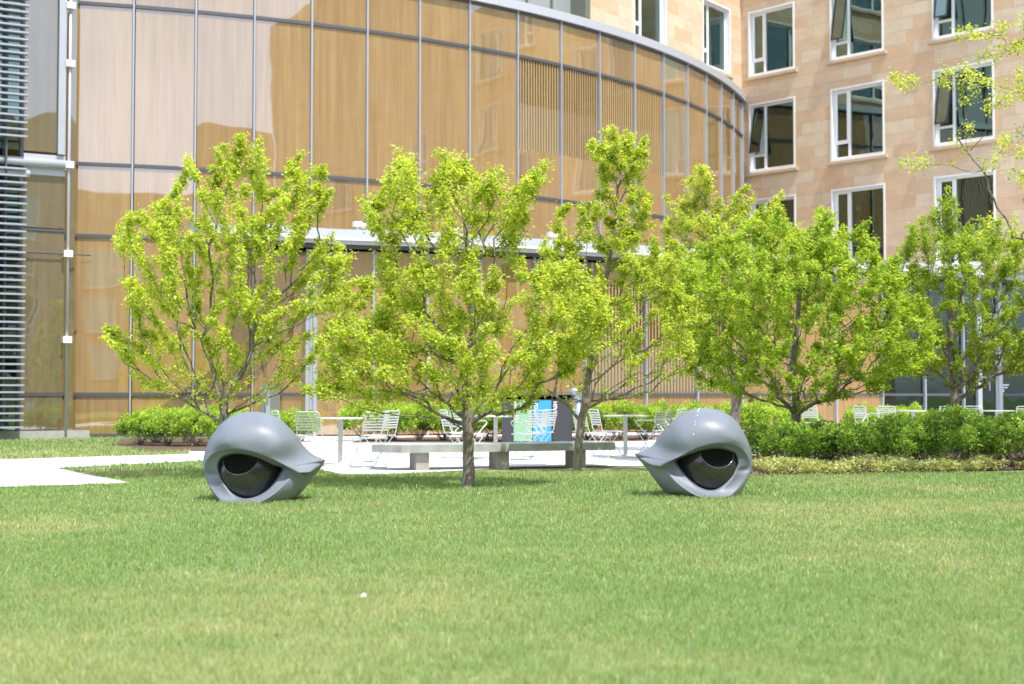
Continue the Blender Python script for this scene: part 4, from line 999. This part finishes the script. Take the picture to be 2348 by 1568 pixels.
def make_tree(label, base, Y, trunk, poly, n_t, trunk_r, leaf_n, leafsize, colA, colB, up=.5, depthf=.8, seed=1, leader=1.0, maxd=1.6, bare=0.0, droop=.5, pathw=.3, tight=0, dens=1.3, extra=()):
    """trunk: photo points up the stem; poly: crown outline on the photo, both placed at distance Y and given depth"""
    r_ = np.random.default_rng(seed)
    T = [at(x, y, Y) for x, y in trunk]; T[0] = Vector((T[0].x, Y, 0))
    bx = T[0].x
    nodes = []; par = []; 
    def addchain(i0, tgt, step=.13, wob=.018, curve=0.0):
        p0 = nodes[i0]; v = tgt - p0; L = np.linalg.norm(v); n = max(1, int(L / step)); last = i0
        side = r_.normal(0, 1, 3); side -= v * (side @ v) / (L * L + 1e-9); side /= np.linalg.norm(side) + 1e-9
        bend = L * r_.uniform(-.06, .06)
        for k in range(1, n + 1):
            t = k / n; q = p0 + v * t + side * bend * math.sin(math.pi * t) + (r_.normal(0, wob, 3) if k < n else 0)
            q = q + np.array([0, 0, -1]) * curve * L * math.sin(math.pi * t)
            nodes.append(q); par.append(last); last = len(nodes) - 1
        return last
    nodes.append(np.array(T[0])); par.append(-1); last = 0
    for t in T[1:]: last = addchain(last, np.array(t), .16, .006)
    ntrunk = len(nodes); exn = {}
    for br in extra:
        q0 = np.array(at(br[0][0], br[0][1], Y)); last = int(np.argmin([np.linalg.norm(q - q0) for q in nodes[:ntrunk]]))
        for k_, p_ in enumerate(br[1:]):
            n0_ = len(nodes); last = addchain(last, np.array(at(p_[0], p_[1], Y)) + np.array([0, -.06 * k_, 0]), .12, .006)
            for q_ in range(n0_, len(nodes)): exn[q_] = .013 - .009 * (k_ + 1) / len(br)
    ys = [p[1] for p in poly]; xs = [p[0] for p in poly]; pa = [(p[0], p[1]) for p in poly]
    tg = []
    n_t = int(n_t * dens)
    while len(tg) < n_t:
        x = r_.uniform(min(xs), max(xs)); y = r_.uniform(min(ys), max(ys))
        if not inpoly(np.array([x]), np.array([y]), pa)[0]: continue
        ex = poly_ext(pa, y); m = (ex[0] + ex[1]) / 2; a = (ex[1] - ex[0]) / 2 * Y / F
        dx = (x - m) * Y / F; dm = min(maxd, depthf * math.sqrt(max(0, a * a - dx * dx)))
        dy = r_.uniform(-1, 1) * dm
        tg.append(np.array(at(x, y, Y)) + np.array([0, dy, 0]))
    # outline targets so the silhouette is reached
    mq = (sum(xs) / len(xs), sum(ys) / len(ys)); per = [(mq[0] + (p[0] - mq[0]) * .965, mq[1] + (p[1] - mq[1]) * .965) for p in cr_poly([(p[0], p[1]) for p in poly], True, 3)]
    for p in per:
        q = np.array(at(p[0], p[1], Y)) + np.array([0, r_.uniform(-.15, .15), 0]); tg.append(q)
    mc = np.array([sum(xs) / len(xs), sum(ys) / len(ys)])
    for _ in range(int(n_t * .17)):
        p = per[r_.integers(0, len(per))]; o_ = np.array([p[0], p[1]]) - mc; o_ /= np.linalg.norm(o_) + 1e-9; o_ = o_ + np.array([r_.normal(0, .35), -.45]); e_ = r_.uniform(4, 30)
        if p[1] > max(ys) - .12 * (max(ys) - min(ys)): continue
        tg.append(np.array(at(p[0] + o_[0] * e_, p[1] + o_[1] * e_, Y)) + np.array([0, r_.normal(0, .3), 0]))
    org = np.array(T[-1]) * .5 + np.array(T[max(0, len(T) - 2)]) * .5; fork = np.array(T[1])
    tg.sort(key=lambda q: np.linalg.norm(q - fork) + r_.normal(0, .12))
    tips = []
    plen = [0.0] * len(nodes)
    for i in range(1, len(nodes)): plen[i] = plen[par[i]] + np.linalg.norm(nodes[i] - nodes[par[i]])
    first = next(i for i in range(ntrunk) if nodes[i][2] > np.array(T[1])[2] - .01) if len(T) > 1 else 0
    for q in tg:
        P = np.array(nodes); d = q - P; L = np.linalg.norm(d, axis=1); cost = L * (1 + up * np.clip(.35 - d[:, 2] / (L + 1e-6), 0, 1.35)) + pathw * np.array(plen)
        cost[:first] = 1e9
        i = int(np.argmin(cost)); n0 = len(nodes); l = addchain(i, q, .12, .012, 0.02)
        for k in range(n0, len(nodes)): plen.append(plen[par[k]] + np.linalg.norm(nodes[k] - nodes[par[k]]))
        tips.append(l)
    n = len(nodes); cnt = np.zeros(n); 
    for t in tips: cnt[t] += 1
    for i in range(n - 1, 0, -1): cnt[par[i]] += cnt[i] if cnt[i] > 0 else 0
    rad = .0022 * np.maximum(cnt, 1) ** .5; k = trunk_r / rad[first]; 
    rad = np.where(cnt > 1, np.minimum(.0022 + (rad - .0022) * ((trunk_r - .0022) / (rad[first] - .0022)), trunk_r), .0022)
    hts = np.array([q[2] for q in nodes])
    for i in range(ntrunk): rad[i] = max(rad[i], trunk_r * (1.25 if i == 0 else 1.08 if i == 1 else 1) * max(.25, (1 - .75 * (i / ntrunk) ** 1.4)))
    for q_, r0_ in exn.items(): rad[q_] = max(rad[q_], r0_)
    P = np.array(nodes) - np.array([bx, Y, 0])
    Vs, Fs, off = [], [], 0
    ch = [[] for _ in range(n)]
    for i in range(1, n): ch[par[i]].append(i)
    def frame(v):
        v = v / (np.linalg.norm(v) + 1e-9); a = np.cross(v, [0, 0, 1.0]) if abs(v[2]) < .95 else np.cross(v, [1.0, 0, 0]); a /= np.linalg.norm(a); return a, np.cross(v, a)
    for i in range(1, n):
        j = par[i]; ra = min(rad[j], rad[i] * 1.5 + .001) if j >= ntrunk or i >= ntrunk else rad[j]; rb = rad[i]; ns = 10 if rb > .02 else (6 if rb > .006 else 3)
        a, b = frame(P[i] - P[j]); e = (P[i] - P[j]) * .06; q = np.arange(ns) * 2 * np.pi / ns
        c = np.cos(q)[:, None] * a + np.sin(q)[:, None] * b
        Vs.append(np.concatenate([P[j] - e + c * ra, P[i] + e + c * rb])); k_ = np.arange(ns)
        Fs.append(np.c_[k_, (k_ + 1) % ns, (k_ + 1) % ns + ns, k_ + ns] + off); off += 2 * ns
    root = empty('young_tree', (bx, Y, 0)); tag(root, label, 'tree', 'young spring green trees')
    tm = raw_mesh('trunk', np.concatenate(Vs), np.concatenate(Fs), M['bark'], None, True); link('trunk', tm, root)
    thin = [i for i in range(ntrunk, n) if cnt[i] <= (4 if tight else 2)]
    thin = np.array(thin); zt = P[thin][:, 2]
    if bare > 0: w = np.clip((zt - zt.min()) / bare, .04, 1)
    else: w = np.ones(len(thin))
    endf = np.array([1.1 if cnt[i] <= 1 else .9 for i in thin]); w = w * endf; w /= w.sum()
    # clumps of leaves along thin twigs
    leaf_n = int(leaf_n * 3.15); leafsize *= .70; n5 = 5
    pick = r_.choice(thin, leaf_n // 5, p=w); tipk = np.where(cnt[pick] <= 1, .8, 1.2)[:, None]; uu = r_.uniform(0, 1, (len(pick), 1)); cen = P[pick] * (1 - uu) + P[np.array(par)[pick]] * uu + r_.normal(0, (.05, .022, .036)[tight], (len(pick), 3)) * tipk
    clump_shade = r_.uniform(0, 1, len(pick)) * .6 + .4 * r_.uniform(0, 1, n)[pick]
    C = np.repeat(cen, 5, axis=0) + r_.normal(0, (.036, .027, .032)[tight], (len(pick) * 5, 3)) * np.repeat(tipk, 5, axis=0); sh = np.repeat(clump_shade, 5)
    t = np.clip(sh * .8 + r_.uniform(-.3, .45, len(C)), 0, 1)[:, None]
    cc = np.array(colA) * (1 - t) + np.array(colB) * t
    V, Fc, Cc = leaf_arrays(C, leafsize, droop, cc)
    link('crown', raw_mesh('crown', V, Fc, M['leaf'], Cc), root)
    return root
YG = (.29, .41, .055); YL = (.64, .72, .16); PG = (.28, .40, .06); PL = (.66, .72, .20); DG = (.20, .355, .045); DL = (.56, .67, .12)
make_tree('young tree with many steep stems rising behind the left eye sculpture', None, 19.0, [(520, 1070), (512, 965), (515, 930)],
  [(245, 765), (262, 760), (290, 840), (352, 880), (330, 800), (300, 700), (275, 640), (280, 520), (300, 495), (345, 520), (350, 455), (395, 450), (420, 385), (445, 390), (470, 450), (488, 380), (505, 400), (515, 340), (535, 400), (552, 306), (568, 330), (580, 400), (600, 345), (606, 420), (650, 430), (675, 372), (700, 400), (742, 378), (735, 430), (745, 440), (735, 500), (740, 560), (790, 580), (765, 640), (790, 660), (845, 640), (850, 665), (800, 720), (750, 780), (700, 860), (640, 915), (560, 930), (500, 915), (430, 925), (380, 900), (300, 880), (270, 820)],
  430, .058, 16500, .070, YG, YL, up=1.3, seed=11, depthf=.85, maxd=1.3, bare=1.0, pathw=.62, tight=1, dens=.95)
make_tree('young tree with one bare straight trunk standing in front of the concrete bench', None, 17.2, [(1072, 1117), (1072, 975), (1070, 860), (1085, 760), (1080, 620), (1060, 480)],
  [(850, 500), (862, 440), (905, 372), (925, 368), (940, 430), (950, 500), (1000, 430), (1010, 388), (1062, 372), (1085, 395), (1105, 440), (1140, 415), (1165, 440), (1240, 398), (1200, 450), (1210, 490), (1170, 560), (1230, 620), (1310, 610), (1390, 680), (1380, 760), (1320, 810), (1300, 850), (1220, 930), (1160, 955), (1060, 940), (960, 925), (900, 905), (800, 905), (720, 880), (742, 800), (780, 740), (862, 730), (900, 690), (870, 640), (885, 560)],
  520, .07, 19000, .068, YG, YL, up=.4, seed=5, depthf=.8, maxd=1.4, bare=.3, pathw=.5, dens=1.0, tight=2, extra=[[(1066, 992), (1062, 984), (1020, 958), (926, 953), (830, 935), (740, 905), (700, 885)], [(1070, 975), (1040, 965), (990, 940), (930, 905), (880, 870), (820, 850)]])
make_tree('young tree with bare lower branches at the right end of the concrete bench', None, 20.6, [(1323, 1082), (1332, 965), (1345, 880), (1370, 760), (1395, 600), (1415, 430)],
  [(1365, 350), (1390, 335), (1420, 298), (1445, 340), (1480, 345), (1465, 420), (1490, 450), (1470, 520), (1500, 560), (1540, 600), (1560, 680), (1602, 700), (1595, 790), (1565, 850), (1480, 910), (1400, 925), (1330, 930), (1240, 900), (1235, 830), (1262, 740), (1250, 640), (1275, 560), (1280, 470), (1352, 468), (1385, 430)],
  460, .06, 13500, .066, PG, YL, up=.8, seed=21, depthf=.85, maxd=1.4, bare=1.6, pathw=.4, tight=1, dens=1.0)
make_tree('broad dense young tree rising out of the hedge right of the right eye sculpture', None, 23.3, [(1822, 1063), (1824, 950), (1818, 850), (1830, 740), (1845, 620)],
  [(1540, 700), (1560, 610), (1610, 560), (1700, 530), (1760, 500), (1830, 540), (1895, 502), (1890, 560), (1962, 535), (2012, 580), (2000, 625), (2062, 600), (2060, 680), (2120, 720), (2142, 820), (2060, 850), (1990, 900), (1900, 925), (1820, 930), (1740, 925), (1680, 900), (1600, 870), (1570, 800), (1600, 740)],
  520, .075, 28000, .076, DG, DL, up=.5, seed=31, depthf=.8, maxd=1.7, bare=.3, pathw=.45, dens=1.6, tight=2)
make_tree('pale green tree behind the right eye sculpture, farther back than its neighbours', None, 28.0, [(1690, 1010), (1690, 900), (1670, 800), (1650, 650), (1625, 500)],
  [(1500, 700), (1520, 620), (1530, 490), (1570, 462), (1595, 440), (1610, 408), (1640, 478), (1700, 468), (1740, 500), (1780, 462), (1800, 520), (1840, 580), (1820, 700), (1770, 800), (1700, 880), (1640, 862), (1560, 780)],
  380, .10, 15000, .085, PG, PL, up=.8, seed=41, depthf=.8, maxd=1.8, bare=.6, pathw=.5, tight=2)
make_tree('tree in front of the dark storefront at the right, growing behind the hedge', None, 27.0, [(2190, 1030), (2190, 925), (2180, 830), (2175, 700), (2178, 560)],
  [(2055, 760), (2062, 640), (2085, 545), (2130, 545), (2145, 480), (2178, 460), (2200, 540), (2262, 530), (2310, 545), (2400, 560), (2450, 700), (2400, 830), (2300, 850), (2230, 900), (2150, 885), (2090, 830)],
  400, .085, 16000, .078, (.20, .33, .04), (.44, .55, .09), up=.7, seed=51, depthf=.8, maxd=1.8, bare=.4, pathw=.5, tight=2)
make_tree('tree outside the right edge whose thin leafy branches reach into the picture', None, 19.0, [(2640, 1100), (2630, 800), (2610, 500), (2600, 200), (2590, -60)],
  [(2185, 72), (2347, 15), (2560, -160), (2900, -60), (3000, 300), (2850, 620), (2560, 640), (2347, 545), (2260, 530), (2290, 480), (2450, 430), (2250, 395), (2052, 378), (2230, 365), (2350, 345), (2210, 300), (2280, 240), (2200, 195), (2055, 188), (2180, 170), (2230, 130), (2330, 100)],
  120, .035, 4200, .065, PG, PL, up=.1, seed=63, depthf=.45, maxd=1.1)

# ------------------------------------------------------------------ shrubs
def shrub_variant(seed, wx_, wy_, hz, nleaf, size, ca, cb):
    r_ = np.random.default_rng(seed); K = 64; hz *= .86
    th = r_.uniform(0, 2 * np.pi, K); ph = np.arccos(r_.uniform(-.35, 1, K)); rr = r_.uniform(.72, .95, K)
    L = np.c_[np.sin(ph) * np.cos(th) * wx_ / 2, np.sin(ph) * np.sin(th) * wy_ / 2, np.cos(ph) * hz * .5] * rr[:, None]; L[:, 2] += hz * .52
    lr = r_.uniform(.065, .15, K); ls = r_.uniform(0, 1, K) * (wx_ / .9)
    k = r_.integers(0, K, nleaf); v = r_.normal(0, 1, (nleaf, 3)); v[:, 2] = v[:, 2] * .9 + .3; v /= np.linalg.norm(v, axis=1)[:, None]
    C = L[k] + v * (lr[k] * r_.uniform(.55, 1.08, nleaf) )[:, None]; C[:, 2] = np.maximum(C[:, 2], .05)
    d = v + r_.normal(0, .45, (nleaf, 3)); d /= np.linalg.norm(d, axis=1)[:, None]
    up = r_.normal(0, 1, (nleaf, 3)); s = np.cross(d, up); s /= np.linalg.norm(s, axis=1)[:, None]; l = size * r_.uniform(.7, 1.3, nleaf)[:, None]; w = l * .27
    V = np.empty((nleaf, 4, 3)); V[:, 0] = C; V[:, 1] = C + d * l * .5 + s * w; V[:, 2] = C + d * l; V[:, 3] = C + d * l * .5 - s * w
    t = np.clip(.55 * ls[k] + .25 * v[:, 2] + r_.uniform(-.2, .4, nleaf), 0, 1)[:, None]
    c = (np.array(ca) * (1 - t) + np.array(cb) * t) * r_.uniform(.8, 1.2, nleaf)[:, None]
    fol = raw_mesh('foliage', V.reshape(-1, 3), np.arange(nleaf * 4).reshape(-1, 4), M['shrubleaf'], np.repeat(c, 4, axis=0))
    mb = MB()
    for i in range(22):
        q = L[r_.integers(0, K)]; a = r_.uniform(0, 6.28); b0 = np.array([math.cos(a) * .07, math.sin(a) * .07, 0])
        mb.tube([b0, b0 * .6 + q * .4 + r_.normal(0, .02, 3), q], .008, 5, .003, cap=False)
    st = mb.mesh('stems', M['bark'])
    return fol, st, (wx_, hz)
GA, GB = (.07, .17, .025), (.38, .56, .09)
BA, BB = (.14, .28, .03), (.46, .62, .09)
SV = [shrub_variant(1, .95, .85, .78, 6500, .045, GA, GB), shrub_variant(2, 1.05, .9, .88, 7000, .045, GA, GB), shrub_variant(3, .9, .85, .70, 6000, .045, GA, GB)]
SB = [shrub_variant(4, 1.3, 1.1, 1.0, 7500, .055, BA, BB), shrub_variant(5, 1.2, 1.1, .92, 7000, .055, BA, BB)]
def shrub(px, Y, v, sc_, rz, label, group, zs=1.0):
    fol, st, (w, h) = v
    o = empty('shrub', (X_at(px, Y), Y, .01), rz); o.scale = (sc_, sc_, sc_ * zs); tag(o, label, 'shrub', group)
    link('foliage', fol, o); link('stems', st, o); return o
gA = 'rounded shrubs of the right front hedge'
front = [(1752, 22.9, 0, .85, 'shrub at the left end of the right hedge, beside the right eye sculpture'), (1809, 21.9, 0, .95, 'lowest round shrub in the front row, below the broad dense tree'), (1876, 22.9, 2, .85, 'set back front row shrub just right of the broad tree'),
         (1942, 21.9, 2, 1.15, 'wide front row shrub second from the broad tree trunk'), (2048, 22.0, 1, .98, 'front row shrub between two dark gaps, left of the tallest one'), (2112, 22.9, 2, .85, 'set back front row shrub with bare stems beside a dark gap'),
         (2190, 21.9, 1, 1.2, 'tallest and fullest shrub of the front row, below the far right tree'), (2262, 22.8, 0, .9, 'set back front row shrub below the table in front of the door'), (2330, 22.0, 1, 1.12, 'front row shrub cut off by the right edge of the picture')]
for i, (px, Y, v, s, lb) in enumerate(front): shrub(px, Y, SV[v], s, i * 1.3, lb, gA, (.95, 1.0, .95, .92, 1.02, .95, .97, .95, .95)[i])
for i, px in enumerate([1765, 1830, 1893, 1950, 2020, 2085, 2150, 2220, 2290, 2360]):
    shrub(px, 24.3 + .25 * (i % 2), SV[(i + 1) % 3], 1.0 + .05 * (i % 3), i * 2.1 + .4, 'shrub in the second row of the right hedge, mostly hidden by the front row', 'second row shrubs of the right hedge', .74 if i % 3 == 0 else .82)
mid_l = ['left of the gooseneck pipe', 'right of the gooseneck pipe', 'behind the table at the bench end', 'just left of the slatted armchairs by the right sculpture', 'behind the armchairs by the right sculpture', 'above the left part of the right sculpture', 'directly behind the top of the right sculpture', 'left of the pale tree trunk', 'right of the pale tree trunk', 'behind the broad dense tree']
for i, px in enumerate([1292, 1352, 1412, 1472, 1530, 1588, 1645, 1705, 1762, 1830]):
    shrub(px, 35.3 + .35 * (i % 2) + i * .12, SB[i % 2], 1.0 + .04 * (i % 3), i * 1.7, 'bright shrub of the far hedge, ' + mid_l[i], 'bright shrubs of the far hedge')
for i, (px, lb) in enumerate([(1985, 'far shrub behind the second row chairs, below the storefront mullion'), (2030, 'far shrub below the dark storefront, left of the far right tree'), (2080, 'far shrub below the dark storefront beside the table')]):
    shrub(px, 38.5, SB[i % 2], .95, i * 2.2, lb, 'far shrubs below the storefront')
for i, (px, Y, s, lb) in enumerate([(322, 31.6, .88, 'leftmost shrub of the clump at the foot of the curved wall'), (385, 31.3, .92, 'second shrub from the left in the clump at the curved wall'), (448, 31.0, .98, 'shrub left of the many stemmed tree in the left clump'), (500, 31.6, 1.0, 'shrub just behind the stems of the many stemmed tree'), (360, 33, .95, 'back shrub of the left clump against the curved wall'), (430, 33, 1.0, 'back shrub of the left clump, nearer to the tree')]):
    shrub(px, Y, SB[(i + 1) % 2], s * .98, i * 1.9 + .3, lb, 'shrubs of the left clump', 1.0)
for i, (px, lb) in enumerate([(560, 'shrub behind the top of the left eye sculpture, left of the access post'), (640, 'shrub right of the access post behind the left sculpture'), (690, 'shrub behind the leftmost slatted chair')]):
    shrub(px, 34.3, SB[i % 2], .85, i * 1.1, lb, 'shrubs behind the left sculpture')
for i, (px, lb) in enumerate([(842, 'left end shrub of the hedge behind the bench'), (900, 'second shrub from the left of the hedge behind the bench'), (958, 'third shrub of the hedge behind the bench, under the low twig'), (1016, 'shrub left of the middle tree trunk, behind the bench'), (1072, 'shrub hidden behind the middle tree trunk'), (1120, 'shrub just left of the black bin cabinet')]):
    shrub(px, 34.6 + .3 * (i % 2), SB[i % 2], 1.08, i * 2.3, lb, 'shrubs of the hedge behind the bench')
# variegated ground cover
n = 15000; x = rng.uniform(3.2, 10.2, n * 3); y = rng.uniform(19.8, 22.0, n * 3)
m = inpoly(x, y, BED) & (vnoise(x, y, .28, 9) > .36) & (x > 3.6); x, y = x[m][:n], y[m][:n]
C = np.c_[x, y, rng.uniform(.01, .16, len(x)) * (.5 + vnoise(x, y, .35, 10))]
t = rng.random(len(x))[:, None]; cc = np.array((.20, .30, .07)) * (1 - t) + np.array((.62, .60, .30)) * t
V, Fc, Cc = leaf_arrays(C, .05, -.3, cc)
tag(link('ground_cover', raw_mesh('ground_cover', V, Fc, M['shrubleaf'], Cc)), 'low cream and green variegated ground cover along the front of the right hedge', 'ground cover', kind='stuff')
n = 5000; x = rng.uniform(3.0, 10.2, n); y = rng.uniform(19.3, 22.6, n); m = inpoly(x, y, BED); x, y = x[m], y[m]
C = np.c_[x, y, rng.uniform(.018, .035, len(x))]; cc = np.array((.12, .072, .05)) * rng.uniform(.4, 1.9, len(x))[:, None]
V, Fc, Cc = leaf_arrays(C, .045, 0, cc); tag(link('bark_mulch', raw_mesh('bark_mulch', V, Fc, attr_mat('mulch_chips', .9), Cc)), 'brown bark mulch under the right hedge', 'mulch', kind='stuff')

# green tie hanging from the low branch of the middle tree
p = at(926, 955, 17.2); p2 = at(926, 963, 17.2)
o = empty('branch_tie', tuple(p)); tag(o, 'small green tie hanging from the lowest branch of the middle tree', 'tie')
MB().tube([(0, 0, .02), (0, 0, -.06)], .006, 6).build('tie_strap', M['tie'], o)

# ------------------------------------------------------------------ light, sky, camera
s = Vector((.27, -.39, .88)).normalized()
L = bpy.data.lights.new('sun', 'SUN'); L.energy = 3.7; L.angle = R(.5); L.color = (1, .955, .88)
lo = bpy.data.objects.new('sun', L); col.objects.link(lo); lo.rotation_euler = s.to_track_quat('Z', 'Y').to_euler()
w = bpy.data.worlds.new('World'); sc.world = w; w.use_nodes = True; nt = w.node_tree
bg = nt.nodes['Background']; sky = nt.nodes.new('ShaderNodeTexSky'); sky.sky_type = 'NISHITA'; sky.sun_disc = False
sky.sun_elevation = math.asin(s.z); sky.sun_rotation = math.atan2(s.x, s.y); sky.air_density = 1.0; sky.dust_density = 1.5
tc = nt.nodes.new('ShaderNodeTexCoord'); mp = nt.nodes.new('ShaderNodeMapping'); mp.inputs['Scale'].default_value = (1, 1, 2.2); nt.links.new(tc.outputs['Generated'], mp.inputs[0])
n_ = nt.nodes.new('ShaderNodeTexNoise'); n_.inputs['Scale'].default_value = 2.3; n_.inputs['Detail'].default_value = 7; n_.inputs['Roughness'].default_value = .55; nt.links.new(mp.outputs[0], n_.inputs['Vector'])
cr = nt.nodes.new('ShaderNodeValToRGB'); cr.color_ramp.elements[0].position = .36; cr.color_ramp.elements[1].position = .60; nt.links.new(n_.outputs['Fac'], cr.inputs[0])
mx = nt.nodes.new('ShaderNodeMixRGB'); mx.inputs[2].default_value = (6.4, 7.1, 8.9, 1)
nt.links.new(cr.outputs[0], mx.inputs[0]); nt.links.new(sky.outputs[0], mx.inputs[1]); nt.links.new(mx.outputs[0], bg.inputs[0]); bg.inputs[1].default_value = .15
cam = bpy.data.cameras.new('camera'); cam.sensor_width = 36; cam.lens = F / 2347 * 36; cam.clip_end = 2000; cam.clip_start = .1
cam.dof.use_dof = True; cam.dof.focus_distance = 15.6; cam.dof.aperture_fstop = 2.4
co = bpy.data.objects.new('camera', cam); col.objects.link(co); co.location = (0, 0, H); co.rotation_euler = (R(90) + TH, 0, 0); sc.camera = co
sc.view_settings.view_transform = 'Standard'; sc.view_settings.look = 'None'; sc.view_settings.exposure = .78; sc.view_settings.gamma = 1
try:
    sc.cycles.max_bounces = 6; sc.cycles.transparent_max_bounces = 8; sc.cycles.use_denoising = True
except Exception: pass
